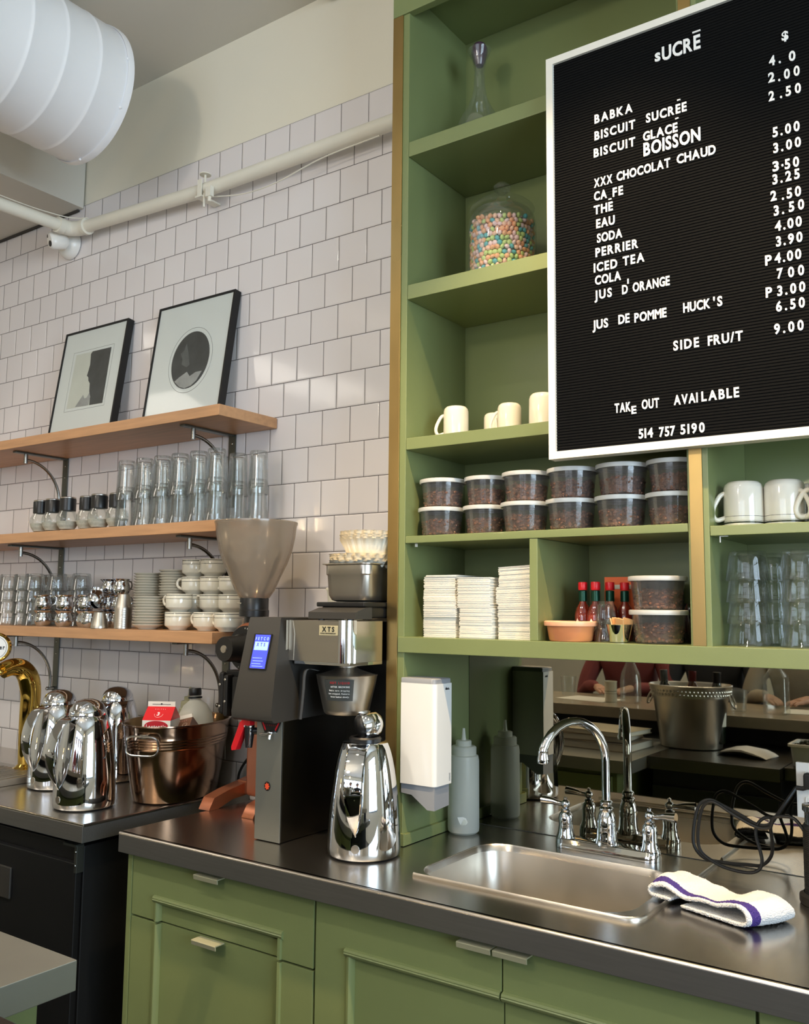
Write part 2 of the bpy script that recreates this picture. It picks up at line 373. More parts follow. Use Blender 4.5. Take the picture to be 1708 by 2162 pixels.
B().tube([(-1.005, 0, .034), (-1.045, -.001, .036), (-1.075, -.02, .036), (-1.08, -.06, .035)], .029, 20).tube([(-.99, 0, .033), (-1.008, 0, .034)], .032, 20).tube([(-1.08, -.05, .035), (-1.08, -.075, .035)], .031, 20).obj('elbow', PIPEW, t)
c = B(); c.lathe([(0, 0), (.02, 0), (.02, .003), (0, .003)], 20, (-.335, -.0, .058)).tube([(-.335, 0, .01), (-.335, 0, .06)], .004, 8)
c.box(-.345, -.315, -.034, .056, -.035, -.029).box(-.34, -.32, -.03, -.026, -.032, .03).tube([(-.28, -.028, -.02), (-.28, -.028, -.062)], .006, 8).tube([(-.315, -.02, -.02), (-.315, -.02, -.07)], .004, 8)
c.box(-.292, -.268, -.036, -.02, -.045, -.01); c.obj('pipe_clamp', PIPEW, t)
B().tube(spline([(.42, -.002, -.028), (.2, -.004, -.035), (0, -.002, -.062), (-.16, .01, -.052), (-.3, .0, -.03), (-.36, -.01, -.028)]), .0022, 6).obj('cable', PIPEW, t)
w = B().tube(spline([(-.98, -.012, .06), (-1.03, -.03, .064), (-1.06, -.1, .062), (-1.07, -.3, .055), (-1.06, -.9, .05)]), .002, 6); w.obj('cable', PIPEW, t)
t = thing('security_camera', (-1.168, -.005, 2.918), 'small white dome security camera with two dark lenses under the pipe', 'camera')
b = B(); b.lathe([(0, 0), (.058, 0), (.058, .012), (.05, .03), (.034, .045), (0, .05)], 28, mtx=Matrix.Rotation(rad(90), 4, 'X')); b.obj('base', WPLAST, t)
axis = Vector((-.25, -.93, -.22)).normalized(); rot = Vector((0, 0, 1)).rotation_difference(axis)
hb = B(); hb.lathe([(0, -.03), (.02, -.03), (.034, -.015), (.0365, .02), (.034, .036), (.028, .042), (0, .044)], 28, sx=.82, mtx=Matrix.Translation((.030, -.075, -.012)) @ rot.to_matrix().to_4x4())
hb.obj('camera_head', WPLAST, t)
for k, dz in enumerate((.0145, -.0145)):
    l = B(); l.lathe([(0, 0), (.0115, 0), (.0115, .003), (0, .004)], 20, mtx=Matrix.Translation(Vector((.030, -.075, -.012))+axis*.0405+Vector((-dz*.5, 0, dz))) @ rot.to_matrix().to_4x4()); l.obj('lens', BLACK, t)
t = thing('ceiling_conduit', (.21, -.12, CZ), 'white bundle of conduit stubs at the ceiling edge', 'conduit')
b = B()
for k, dx in enumerate((-.03, 0, .028)): b.tube(spline([(dx, -.05, -.002), (dx+.004, -.02, -.03), (dx, .03, -.035), (dx+.01, .09, -.03), (dx+.012, .11, -.002)]), .012-.002*k, 10)
b.obj('conduit', PIPEW, t)
# ------------------------------------------------------------ wooden wall shelves and their brackets
def shelf_label(i): return ['thick maple shelf, topmost of three, carrying the two framed prints', 'thick maple shelf in the middle, carrying tall glasses and black-capped jars', 'thick maple shelf, lowest of three, carrying cups, saucers and steel creamers'][i]
ZS = [2.080, 1.7305, 1.4000]
for i, z in enumerate(ZS):
    b = B(); b.box(-1.72, -.022, -.256, -.002, z-.035, z, bev=.003)
    o = b.obj('wooden_shelf', WOOD); tag(o, shelf_label(i), 'shelf', 'maple wall shelves')
proto = thing('shelf_bracket', (0, 0, 0), '', 'bracket', 'curved shelf brackets')
b = B(); b.box(-.016, .016, -.006, -.0015, -.245, 0, bev=.001); b.obj('wall_plate', IRON, proto)
b = B(); b.box(-.012, .012, -.222, -.006, -.007, -.001, bev=.001); b.obj('top_arm', IRON, proto)
b = B(); b.tube([(0, -.175, -.006), (0, -.175, -.042)], .0075, 14).tube([(0, -.175, -.028)]+arc((0, -.175, -.178), .150, 90, 0, 14, 'yz')[1:]+[(0, -.025, -.2)], .0055, 10)
b.tube([(0, -.034, -.205), (0, -.004, -.205)], .006, 12).sphere((0, -.036, -.205), .0072, 2); b.obj('curved_brace', NICKEL, proto)
b = B()
for z in (-.03, -.075, -.225): b.lathe([(0, 0), (.004, 0), (.003, .0015), (0, .002)], 12, mtx=Matrix.Translation((0, -.006, z)) @ Matrix.Rotation(rad(90), 4, 'X'))
b.obj('plate_screw', NICKEL, proto)
names = ['top', 'middle', 'lowest']
for i, z in enumerate(ZS):
    for j, x in enumerate((-1.139, -.2215)):
        lb = 'curved metal bracket under the %s wooden shelf, %s' % (names[i], ('at the far end', 'near the coffee machine')[j] if i else ('below the silhouette print', 'below the oval portrait print')[j])
        if i == 0 and j == 0: proto.location = (x, 0, z-.035); proto['label'] = lb
        else: dup(proto, (x, 0, z-.035), label=lb)
# ------------------------------------------------------------ green shelving unit
U = thing('shelving_unit', (.63, 0, .91), 'tall green painted open shelving unit with brass edge strips above the sink', 'shelving unit')
ux, uz = .63, .91
def ub(name, x0, x1, y0, y1, z0, z1, mat=GREEN, bev=.0018, par=None):
    return B().box(x0-ux, x1-ux, y0, y1, z0-uz, z1-uz, bev=bev).obj(name, mat, par or U)
ub('side_panel', .633, .682, -.286, .045, .911, 3.34)
ub('upright_panel', 1.384, 1.427, -.286, -.002, 1.404, 3.05)
ub('back_panel', .68, 2.62, 0, .02, 1.40, 3.34, bev=0)
ub('brass_strip', .6315, .6635, -.2895, -.2862, .93, 3.036, BRASS, .0006)
ub('brass_strip', 1.389, 1.4155, -.2895, -.2862, 1.405, 3.034, BRASS, .0006)
ub('header_panel', .632, 2.62, -.291, -.270, 3.035, 3.34)
ub('top_panel', .68, 2.62, -.272, -.0, 3.10, 3.12)
for z, th in ((2.677, .040), (2.294, .038), (1.898, .030), (1.652, .018)):
    ub('shelf_board', .6825, 1.3835, -.286, -.001, z-th, z)
ub('shelf_board', 1.4275, 2.62, -.286, -.001, 1.624, 1.6445)
ub('shelf_board', 1.4275, 2.62, -.286, -.001, 1.868, 1.898)
ub('bottom_board', .666, 2.62, -.291, .02, 1.367, 1.405)
ub('divider', 1.0235, 1.044, -.285, -.001, 1.405, 1.6338)
ub('base_moulding', .682, .692, -.288, .02, .911, .938)
ub('base_moulding', .664, .692, -.2945, -.2865, .911, .940)
B().box(1.446-ux, 1.460-ux, -.279, -.275, 1.6225-uz, 1.6238-uz).box(1.444-ux, 1.4455-ux, -.279, -.275, 1.611-uz, 1.6238-uz).obj('shelf_clip', WPLAST, U)
B().box(.7-ux, .704-ux, -.268, -.262, 1.626-uz, 1.6337-uz).obj('shelf_clip', WPLAST, U)
o = B().box(.684, 2.62, .022, .03, .9115, 1.366).obj('backsplash_mirror', MIRR); tag(o, 'smoked mirror backsplash behind the sink under the green shelves', 'mirror')
# ------------------------------------------------------------ stainless counter with the sink cut in
SX0, SX1, SY0, SY1 = .822, 1.302, -.452, -.118
def sink_loop(inset, z, r):
    cx_, cy_ = (SX0+SX1)/2, (SY0+SY1)/2
    return [(x, y, z) for x, y in rrect((SX1-SX0)/2-inset, (SY1-SY0)/2-inset, r, 8, cx_, cy_)]
b = B(); bm = b.bm
outer = [bm.verts.new(p) for p in ((.033, -.597, .91), (2.62, -.597, .91), (2.62, .021, .91), (.684, .021, .91), (.684, -.2, .91), (.684, -.3, .91), (.6, -.3, .91), (.6, -.003, .91), (.033, -.003, .91))]
inner = [bm.verts.new(p) for p in sink_loop(0, .91, .07)]
es = [bm.edges.new((outer[i], outer[(i+1) % len(outer)])) for i in range(len(outer))]+[bm.edges.new((inner[i], inner[(i+1) % len(inner)])) for i in range(len(inner))]
bmesh.ops.triangle_fill(bm, edges=es, use_beauty=True)
b.loft([sink_loop(0, .91, .07), sink_loop(.003, .905, .07), sink_loop(.006, .895, .07)], False, False)
# front apron and left end with a rounded nose
b.prism([(-.5955, .910), (-.5975, .9096), (-.5995, .9084), (-.6008, .9064), (-.6012, .9045), (-.590, .9040), (-.590, .910)], lambda u, v, d: (d, u, v), .033, 2.62)
b.box(.031, .05, -.598, -.003, .861, .9095, bev=.0015)
CT = b.obj('stainless_counter', STEEL, sharp=30); B().box(.033, 2.62, -.6010, -.585, .861, .9044, bev=.0015).obj('front_edge', APRON, CT); tag(CT, 'long brushed stainless counter top over the green cabinets', 'counter')
s = B(); s.loft([sink_loop(.001, .9085, .07), sink_loop(.006, .895, .07), sink_loop(.012, .80, .068), sink_loop(.02, .755, .066), sink_loop(.034, .735, .06), sink_loop(.06, .726, .05)], False, True)
o = s.obj('sink_basin', STEELP, CT)
B().lathe([(0, .0), (.035, .0), (.042, .003), (.044, .001)], 24, (1.06, -.28, .727)).obj('drain', CHROME, o)
lip = B(); pth = [(.842, -.472, 0), (.852, -.474, 0), (1.30, -.474, 0)]+[(1.30+.038*sin(rad(a)), -.436-.038*cos(rad(a)), 0) for a in range(15, 91, 15)]+[(1.338, -.3, 0), (1.338, 0, 0)]
lip.tube([(x, y, .9108) for x, y, z in pth], .0075, 8, flat=.42); o = lip.obj('raised_sink_edge', STEELP, CT)
# ------------------------------------------------------------ base cabinets
def front(par, name, x0, x1, z0, z1, fx0, fx1, fz1, ledge=True, rightv=True):
    """door or drawer front: framed slab with a recessed field that runs down to its lower edge"""
    y = -.57; b = B()
    fz1_ = fz1 if ledge else z1
    b.box(x0, fx0, y, y+.018, z0, z1, bev=.0012)
    if rightv: b.box(fx1, x1, y, y+.018, z0, z1, bev=.0012)
    if ledge: b.box(fx0-.001, (fx1 if rightv else x1)+.001, y, y+.018, fz1, z1, bev=.0012)
    b.box(fx0-.001, fx1+.001, y+.009, y+.018, z0, fz1_+.001)
    d = b.obj(name, GREEN, par)
    mb = B(); xr = fx1 if rightv else x1
    prof = [(0, .002), (-.006, .000), (-.008, -.004), (-.007, -.006), (-.0085, -.008), (-.0065, -.0125), (0, -.017), (.009, -.018), (.009, .002)]
    if ledge: mb.loft([[(x, y+u, fz1+v) for u, v in prof] for x in (fx0-.006, xr+(.006 if rightv else 0))])
    pv = [(-.002, .0), (0, -.005), (.006, -.006), (.010, -.002), (.012, .009), (-.002, .009)]
    if ledge: mb.obj('ledge_moulding', GREEN, d)
    B().loft([[(fx0+u, y+v, z) for u, v in pv] for z in (z0, fz1_-.001)]).obj('moulding', GREEN, d)
    if rightv: B().loft([[(fx1-u, y+v, z) for u, v in pv] for z in (z0, fz1_-.001)]).obj('moulding', GREEN, d)
    return d
def pull(par, x0, x1, z):
    b = B(); b.prism([(-.594, z+.003), (-.596, z+.0015), (-.594, z-.008), (-.592, z-.008), (-.5925, z+.0005), (-.566, z+.0005), (-.566, z+.003)], lambda u, v, d: (d, u, v), x0, x1)
    b.obj('pull', PULLM, par)
def cabinet(label, x0, x1):
    t = thing('base_cabinet', (0, 0, 0), label, 'cabinet', 'green base cabinets')
    b = B(); b.box(x0, x0+.018, -.551, -.01, .02, .859).box(x1-.018, x1, -.551, -.01, .02, .859).box(x0+.018, x1-.018, -.028, -.01, .02, .859).box(x0+.018, x1-.018, -.551, -.028, .02, .04).box(x0+.018, x1-.018, -.551, -.50, .84, .859).obj('carcass', GREEN, t); return t
t = cabinet('green base cabinet with a drawer over a door at the counter end', .037, .6535)
B().box(.037, .0535, -.5715, -.551, .02, .859, bev=.001).obj('end_stile', GREEN, t)
d = front(t, 'drawer', .0555, .6515, .7085, .8565, .146, .560, .767); pull(d, .302, .381, .8475)
d = front(t, 'door', .0555, .6515, .10, .7035, .146, .560, .767, ledge=False); pull(d, .302, .381, .7015)
t = cabinet('green double-door base cabinet under the sink', .6555, 1.5625)
d = front(t, 'door', .6575, 1.1065, .10, .8565, .746, 1.1065, .770, rightv=False); pull(d, 1.024, 1.097, .8475)
d = B(); d.box(1.1105, 1.475, -.57, -.552, .77, .8565, bev=.0012).box(1.1105, 1.475, -.561, -.552, .10, .771).box(1.474, 1.5605, -.57, -.552, .10, .8565, bev=.0012)
d = d.obj('door', GREEN, t); pull(d, 1.102, 1.172, .8475)
mb = B(); prof = [(0, .002), (-.006, .000), (-.008, -.004), (-.007, -.006), (-.0085, -.008), (-.0065, -.0125), (0, -.017), (.009, -.018), (.009, .002)]
mb.loft([[(x, -.57+u, .77+v) for u, v in prof] for x in (1.1105, 1.48)]); mb.obj('ledge_moulding', GREEN, d); mb = B(); pv = [(-.002, .0), (0, -.005), (.006, -.006), (.010, -.002), (.012, .009), (-.002, .009)]
mb.loft([[(1.475-u, -.57+v, z) for u, v in pv] for z in (.10, .769)]); mb.obj('moulding', GREEN, d)
t = cabinet('green base cabinet at the far side of the sink cabinet', 1.5645, 2.6)
front(t, 'door', 1.5665, 2.1, .10, .8565, 1.655, 2.02, .770)
# ------------------------------------------------------------ counter and fridge beyond the gap
b = B(); b.box(-1.9, -.100, -.609, -.003, .900, .91, bev=.0025); o = b.obj('stainless_counter', STEEL); B().box(-1.9, -.100, -.611, -.003, .862, .9045, bev=.0015).obj('front_edge', APRON, o); tag(o, 'stainless counter carrying the chrome carafes, copper tub and beer tap', 'counter')
t = thing('undercounter_fridge', (-.7, -.3, 0), 'black undercounter fridge below the carafe counter', 'fridge')
b = B(); b.box(-1.1, .555, -.27, .28, .05, .842, bev=.004); b.obj('body', BLACKM, t)
b = B(); b.box(-1.1, -.06, -.292, -.272, .08, .80, bev=.004).box(-.05, .553, -.292, -.272, .08, .80, bev=.004); b.obj('door', BLACK, t)
b = B(); b.box(.50, .553, -.296, -.27, .842, .848).box(.545, .556, -.293, -.270, .775, .846, bev=.002); b.obj('hinge', IRON, t)
b = B()
for z in (.83, .795): b.lathe([(0, 0), (.004, 0), (.003, .002), (0, .0025)], 10, mtx=Matrix.Translation((.5505, -.2935, z)) @ Matrix.Rotation(rad(90), 4, 'X'))
b.obj('hinge_screw', NICKEL, t)
b = B(); b.box(.13, .27, -.300, -.292, .66, .745, bev=.003); b.obj('handle', DKGREY, t)
# ------------------------------------------------------------ framed prints leaning on the tiles
def poly_part(name, pts, y, mat, par, th=.0006, pivot=None):
    b = B(); b.prism(pts, lambda u, v, d: (u, d, v), y, y+th); return b.obj(name, mat, par)
def frame_print(x, w, label):
    t = thing('framed_print', (x, -.097, 2.0805), label, 'picture', 'framed prints on the top wooden shelf', rot=(-rad(8.25), 0, 0))
    h = .462; b = B(); k = .0075; d = .027
    for (x0, x1, z0, z1) in ((-w/2, w/2, h-k, h), (-w/2, w/2, 0, k), (-w/2, -w/2+k, k, h-k), (w/2-k, w/2, k, h-k)): b.box(x0, x1, 0, d, z0, z1)
    b.obj('frame', BLACKM, t)
    B().box(-w/2+k, w/2-k, .004, .02, k, h-k).obj('mat_board', PRINTM, t)
    return t
t = frame_print(-.947, .381, 'black framed print of a dark profile silhouette in a square mat window')
poly_part('print_field', [(-.1015, .3613), (.112, .360), (.1156, .1382), (-.1038, .1414)], .0032, PHOTOL, t)
poly_part('silhouette', [(-.0082, .3512), (.0001, .3607), (.112, .3598), (.1154, .1384), (.0377, .1396), (.0347, .1733), (.0231, .196), (.0175, .2287), (.0055, .2411), (.0018, .2545), (-.0093, .2633), (-.0045, .2856), (-.0016, .3068), (-.0034, .3215)][::-1], .0026, PHOTOD, t)
poly_part('lapel', [(-.0496, .1425), (-.0367, .1578), (-.012, .1866), (-.0001, .1708), (.0134, .1726), (.0269, .1941), (.0345, .1650), (.0320, .1402), (.0058, .1402)][::-1], .0027, PHOTOG, t)
b = B()
for (x0, z0), (x1, z1) in (((-.119, .3716), (.1266, .3718)), ((.1266, .3718), (.1256, .1287)), ((.1256, .1287), (-.1165, .1290)), ((-.1165, .1290), (-.119, .3716))): b.tube([(x0, .0038, z0), (x1, .0038, z1)], .0008, 5)
b.obj('mat_line', PHOTOG, t)
t2 = frame_print(-.392, .383, 'black framed print of an oval portrait in shadow')
ov = [(.012+.093*cos(a), .236+.1045*sin(a)) for a in [2*pi*i/48 for i in range(48)]]
poly_part('oval_field', ov[::-1], .0032, PHOTOD, t2)
def clip(pts): return [(max(-.086, min(.104, x)), z) for x, z in pts]
poly_part('pale_drapery', [(-.052, .165), (-.03, .178), (.0054, .1932), (.0226, .1745), (.05, .186), (.080, .186), (.06, .155), (.035, .139), (.005, .1335), (-.022, .142)][::-1], .0026, PHOTOG, t2)
poly_part('face_shape', [(-.0176, .3015), (-.0258, .2765), (-.0416, .2659), (-.0278, .244), (-.0281, .2244), (-.0006, .2106), (.0135, .2179), (.0003, .259)][::-1], .0028, M('print_mid_ink', (84, 88, 87), .5, var=.25, vscale=25, coat=.8), t2)
B().tube([(.012+.107*cos(a), .0038, .236+.119*sin(a)) for a in [2*pi*i/60 for i in range(61)]], .0009, 5, cap=False).obj('mat_line', PHOTOG, t2)
# ------------------------------------------------------------ letter board
BX0, BX1, BZ0, BZ1 = 1.092, 1.705, 1.803, 2.738
t = thing('menu_board', (BX0, -.290, BZ0), 'black grooved letter board menu with a white frame', 'menu board')
bw, bh = BX1-BX0, BZ1-BZ0
def fr(name, pts):
    b = B(); b.loft([[(x, -.0325, z) for x, z in pts], [(x, 0, z) for x, z in pts]]); b.obj(name, FRAMEW, t)
k = .0165
fr('frame_rail', [(0, 0), (k, k), (bw-k, k), (bw, 0)]); fr('frame_rail', [(0, bh), (bw, bh), (bw-k, bh-k), (k, bh-k)])
fr('frame_stile', [(0, 0), (0, bh), (k, bh-k), (k, k)]); fr('frame_stile', [(bw, 0), (bw-k, k), (bw-k, bh-k), (bw, bh)])
b = B(); n = int((bh-2*k)/.00635); prof = []
for i in range(n+1):
    z = k+i*(bh-2*k)/(n+1); p = (bh-2*k)/(n+1)
    prof += [(-.0258, z), (-.0258, z+p*.62), (-.0238, z+p*.70), (-.0238, z+p*.92)]
prof += [(-.0258, bh-k), (-.003, bh-k), (-.003, k)]
b.loft([[(k, y, z) for y, z in prof], [(bw-k, y, z) for y, z in prof]]); b.obj('grooved_panel', FELT, t)
GL = {}
def glyph(ch):
    if ch == ' ': return ([], [], 0, .30)
    if ch not in GL:
        cu = bpy.data.curves.new('t', 'FONT'); cu.body = ch; cu.size = 1; cu.offset = .028; cu.resolution_u = 3; cu.extrude = .04
        o = bpy.data.objects.new('t', cu); COL.objects.link(o); bpy.context.view_layer.update()
        me = bpy.data.meshes.new_from_object(o.evaluated_get(bpy.context.evaluated_depsgraph_get()))
        bpy.data.objects.remove(o); bpy.data.curves.remove(cu)
        v = [tuple(x.co) for x in me.vertices]; f = [tuple(p.vertices) for p in me.polygons]
        x0 = min(p[0] for p in v); x1 = max(p[0] for p in v); bpy.data.meshes.remove(me); GL[ch] = (v, f, x0, x1)
    return GL[ch]
CAP = max(p[1] for p in glyph('E')[0])
def letters(par, txt, x, z, w, dz, h, mat, y, name='lettering', depth=.0022, cond=.80, fit=False):
    s = h/CAP; gs = [glyph(c) for c in txt]; ws = [(g[3]-g[2])*s*cond for g in gs]; n = len(gs)
    nat = sum(ws); gap = (w-nat)/(n-1) if n > 1 else 0
    f = 1.0
    if n == 1: f = min(1.25, w/nat) if nat > 0 and txt not in "'.1" else 1
    elif gap < s*.06: f = (w-(n-1)*s*.06)/nat; gap = s*.06
    b = B(); cx = x
    for c, g, gw in zip(txt, gs, ws):
        zz = z+dz*(cx-x)/max(w, 1e-4)*.6
        b.add([(cx+(p[0]-g[2])*s*cond*f, y-(p[2]/.04*.5+.5)*depth, zz+p[1]*s) for p in g[0]], g[1]); cx += gw*f+gap
    return b.obj(name, mat, par, sharp=30)
LET = [('UCRE', 1.362, 2.6419, .0814, .032), ('BABKA', 1.2073, 2.549, .0874, 0), ('BISCUIT', 1.2068, 2.51, .0933, 0), ('SUCREE', 1.3243, 2.514, .0873, 0), ('BISCUIT', 1.2045, 2.4706, .0949, 0), ('GLACE', 1.317, 2.4746, .0745, 0), ('BOISSON', 1.3175, 2.4412, .1209, .0297), ('XXX', 1.2041, 2.4011, .0423, 0), ('CHOCOLAT', 1.2565, 2.4016, .1178, 0), ('CHAUD', 1.3884, 2.4033, .08, 0), ('CA', 1.2037, 2.3706, .0297, 0), ('FE', 1.247, 2.3688, .0233, 0), ('THE', 1.2027, 2.3391, .0438, 0), ('EAU', 1.208, 2.3069, .0424, 0), ('SODA', 1.2092, 2.2735, .0575, 0), ('PERRIER', 1.2054, 2.2419, .0963, 0), ('ICED', 1.2009, 2.2083, .0536, 0), ('TEA', 1.2673, 2.2091, .0473, 0), ('COLA', 1.2033, 2.1794, .059, 0), ('JUS', 1.2017, 2.1465, .0396, 0), ('D', 1.2645, 2.1464, .0125, 0), ('ORANGE', 1.2881, 2.1466, .0795, 0), ('JUS', 1.1963, 2.0806, .0355, 0), ('DE', 1.2552, 2.0824, .0246, 0), ('POMME', 1.2906, 2.0799, .0688, 0), ('HUCK', 1.3943, 2.0823, .0549, 0), ("'S", 1.4551, 2.0829, .0179, 0), ('SIDE', 1.3722, 2.0061, .0523, 0), ('FRU/T', 1.4423, 2.0052, .068, 0), ('TAK', 1.2438, 1.8909, .0353, 0), ('E', 1.2806, 1.8844, .0118, .017), ('OUT', 1.3032, 1.8917, .0366, 0), ('AVAI', 1.3707, 1.8924, .0485, 0), ('LABLE', 1.4266, 1.8931, .0734, 0), ('514', 1.2951, 1.8306, .0305, 0), ('757', 1.3386, 1.8298, .0332, 0), ('5190', 1.3829, 1.8303, .0485, 0),
 ('$', 1.6021, 2.5976, .0126, .019), ('4.', 1.5769, 2.5535, .0221, 0), ('0', 1.614, 2.5502, .0122, 0), ('2', 1.5743, 2.5194, .0122, 0), ('.00', 1.5929, 2.5167, .0399, 0), ('2.', 1.5739, 2.4805, .0251, 0), ('50', 1.6058, 2.4805, .028, 0), ('5.00', 1.5789, 2.4039, .05, 0), ('3.00', 1.5793, 2.3711, .0507, 0), ('3', 1.5767, 2.3338, .0117, 0), ('.', 1.593, 2.3403, .0043, 0), ('50', 1.5992, 2.3324, .0261, 0), ('3.25', 1.5758, 2.3075, .0498, 0), ('2', 1.571, 2.2748, .0111, 0), ('.50', 1.5917, 2.2723, .0351, 0), ('3.', 1.5761, 2.2436, .0189, 0), ('50', 1.6037, 2.2446, .0277, 0), ('4.00', 1.5772, 2.2119, .0488, 0), ('3.90', 1.5782, 2.1807, .0481, 0), ('P', 1.5569, 2.1471, .0123, 0), ('4.00', 1.5745, 2.1475, .0484, 0), ('7', 1.5778, 2.1163, .0107, 0), ('00', 1.598, 2.1147, .0289, 0), ('P', 1.556, 2.0827, .0118, 0), ('3.00', 1.5773, 2.0817, .0505, 0), ('6.50', 1.574, 2.0512, .052, 0), ('9.00', 1.5691, 2.0072, .0532, 0)]
for tx, x, z, w, h in LET: letters(t, tx, x-BX0, z-BZ0, w, 0, (h or .0205)*.96, LETM, -.0258)
letters(t, 's', 1.3464-BX0, 2.6452-BZ0, .0119, 0, .027, LETM, -.0258)
b = B(); b.box(1.4274-BX0, 1.4440-BX0, -.028, -.0258, 2.6790-BZ0, 2.6822-BZ0); b.obj('accent', LETM, t)
for ax, az in ((1.3955, 2.5412), (1.3905, 2.5020), (1.2405, 2.3640)):
    b = B(); b.box(ax-BX0-.0035, ax-BX0+.0035, -.028, -.0258, az-BZ0, az-BZ0+.0026, mtx=None); b.obj('accent', LETM, t)
b = B(); b.box(1.2765-BX0, 1.2795-BX0, -.028, -.0258, 2.167-BZ0, 2.178-BZ0); b.obj('apostrophe', LETM, t)
# ------------------------------------------------------------ glasses
def tumbler(h, rb, rr, base, flutes, shoulder=None, wall=.0024):
    """inverted drinking glass: rim down at z=0, thick base up"""
    out = [(rr, 0), (rr+.0006, .002)]
    if shoulder: out += [(rr, shoulder*.55), (rr-.0006, shoulder*.82), (rr-.0020, shoulder), (rr-.0024, shoulder+.004)]
    out += [(rb+.0015, h*.80), (rb, h-.004), (rb-.0025, h), (0, h-.0015)]
    inn = [(0, h-base), (rb-wall-.004, h-base-.0005), (rb-wall-.0005, h-base-.004)]
    if shoulder: inn += [(rr-.0024-wall, shoulder+.004), (rr-.0006-wall, shoulder*.8)]
    inn += [(rr-wall, .002), (rr-.0008, 0)]
    fn = (lambda a, r, z: 1-.022*abs(sin(a*flutes/2)) if .012 < z < h*.93 and r > rb*.5 else 1) if flutes else None
    return B().lathe(inn+out, 40 if flutes else 28, fn=fn)
ORD = ['first', 'second', 'third', 'fourth', 'fifth', 'sixth', 'seventh', 'eighth', 'ninth', 'tenth']
tall = tumbler(.135, .0275, .0330, .012, 10, .040).obj('tall_tumbler', GLASSM)
first = True
def place(protoo, loc, label, group, cat, rz=0, rot=None, first=[set()]):
    if protoo.name not in first[0]:
        first[0].add(protoo.name); protoo.location = loc; protoo.rotation_euler = rot or (0, 0, rz); return tag(protoo, label, cat, group)
    o = dup(protoo, loc, rz, label, group, rot); o['category'] = cat; return o
front_row = [(-.512, -.2), (-.421, -.2), (-.333, -.2), (-.250, -.2), (-.164, -.2), (-.079, -.205), (-.088, -.105), (-.000, -.105)]
for i, (x, y) in enumerate(front_row):
    for k in range(2):
        place(tall, (x, y, ZS[1]+.0005+.0885*k), '%s upturned tall tumbler in the %s column of the front glasses, middle shelf' % (('bottom', 'top')[k], ORD[i]), 'tall tumblers stacked on the middle wooden shelf', 'glass', rz=random.random()*2)
for i, x in enumerate((-.520, -.432, -.346, -.260, -.174)):
    for k in range(2):
        place(tall, (x, -.105+.006*(i % 2), ZS[1]+.0005+.0885*k), '%s upturned tall tumbler in the %s column of the rear row, middle shelf' % (('bottom', 'top')[k], ORD[i]), 'tall tumblers stacked on the middle wooden shelf', 'glass', rz=random.random()*2)
low = tumbler(.060, .0315, .0385, .008, 10)
low = low.obj('short_tumbler', GLASSM)
for i, (x, y) in enumerate(((-1.230, -.16), (-1.143, -.155), (-1.055, -.165), (-.962, -.135), (-.862, -.105), (-1.27, -.07), (-1.18, -.065), (-1.09, -.07), (-1.0, -.05))):
    for k in range(4):
        place(low, (x, y, ZS[2]+.0005+.0425*k), '%s short tumbler in the %s pile of glasses behind the beer tap, lowest shelf' % (('bottom', 'second', 'third', 'top')[k], ORD[i]), 'short tumblers stacked on the lowest wooden shelf', 'glass', rz=random.random()*2)
rt_ = tumbler(.060, .0365, .0435, .008, 12).obj('rocks_tumbler', GLASSD)
for i, (x, y) in enumerate(((1.478, -.205), (1.583, -.215), (1.500, -.105), (1.60, -.11))):
    for k in range(4):
        place(rt_, (x, y, 1.4055+.0435*k), '%s upturned tumbler in the %s stack of the green cubby' % (('bottom', 'second', 'third', 'top')[k], ('front', 'front board-side', 'rear', 'rear board-side')[i] + (' brass-side' if i in (0, 2) else '')), 'tumblers stacked in the green cubby beside the brass strip', 'glass', rz=random.random())
# ------------------------------------------------------------ black-capped globe jars
j = thing('globe_jar', (0, 0, 0), '', 'jar', 'black-capped glass jars on the middle shelf')
B().lathe([(0, .002), (.018, .002), (.029, .016), (.0345, .034), (.033, .048), (.024, .064), (.0225, .070), (.0215, .070), (.023, .063), (.0318, .0475), (.0332, .034), (.028, .018), (.017, .004), (0, .004)], 28).obj('glass_globe', JARG, j)
B().lathe([(0, .005), (.022, .006), (.0305, .020), (.0325, .030), (0, .033)], 24).obj('contents', M('pale_seasoning', (188, 184, 168), .8, var=.12, vscale=120), j)
B().lathe([(.0232, .064), (.0252, .065), (.0252, .101), (.0235, .103), (0, .103)], 28, fn=lambda a, r, z: 1+.01*cos(a*26) if r > .024 else 1).obj('black_cap', BLACK, j)
B().lathe([(.0240, .103), (.0245, .106), (.0225, .1075), (0, .1065)], 28).obj('cap_top', STEELP, j)
for i, (x, y) in enumerate(((-.985, -.200), (-.905, -.205), (-.812, -.210), (-.728, -.190), (-.643, -.205), (-.566, -.19))):
    place(j, (x, y, ZS[1]+.0005), 'round glass jar with a black cap, %s from the far end of the middle shelf' % ORD[i], 'black-capped glass jars on the middle shelf', 'jar', rz=i).scale = (1.11, 1.11, 1.11)
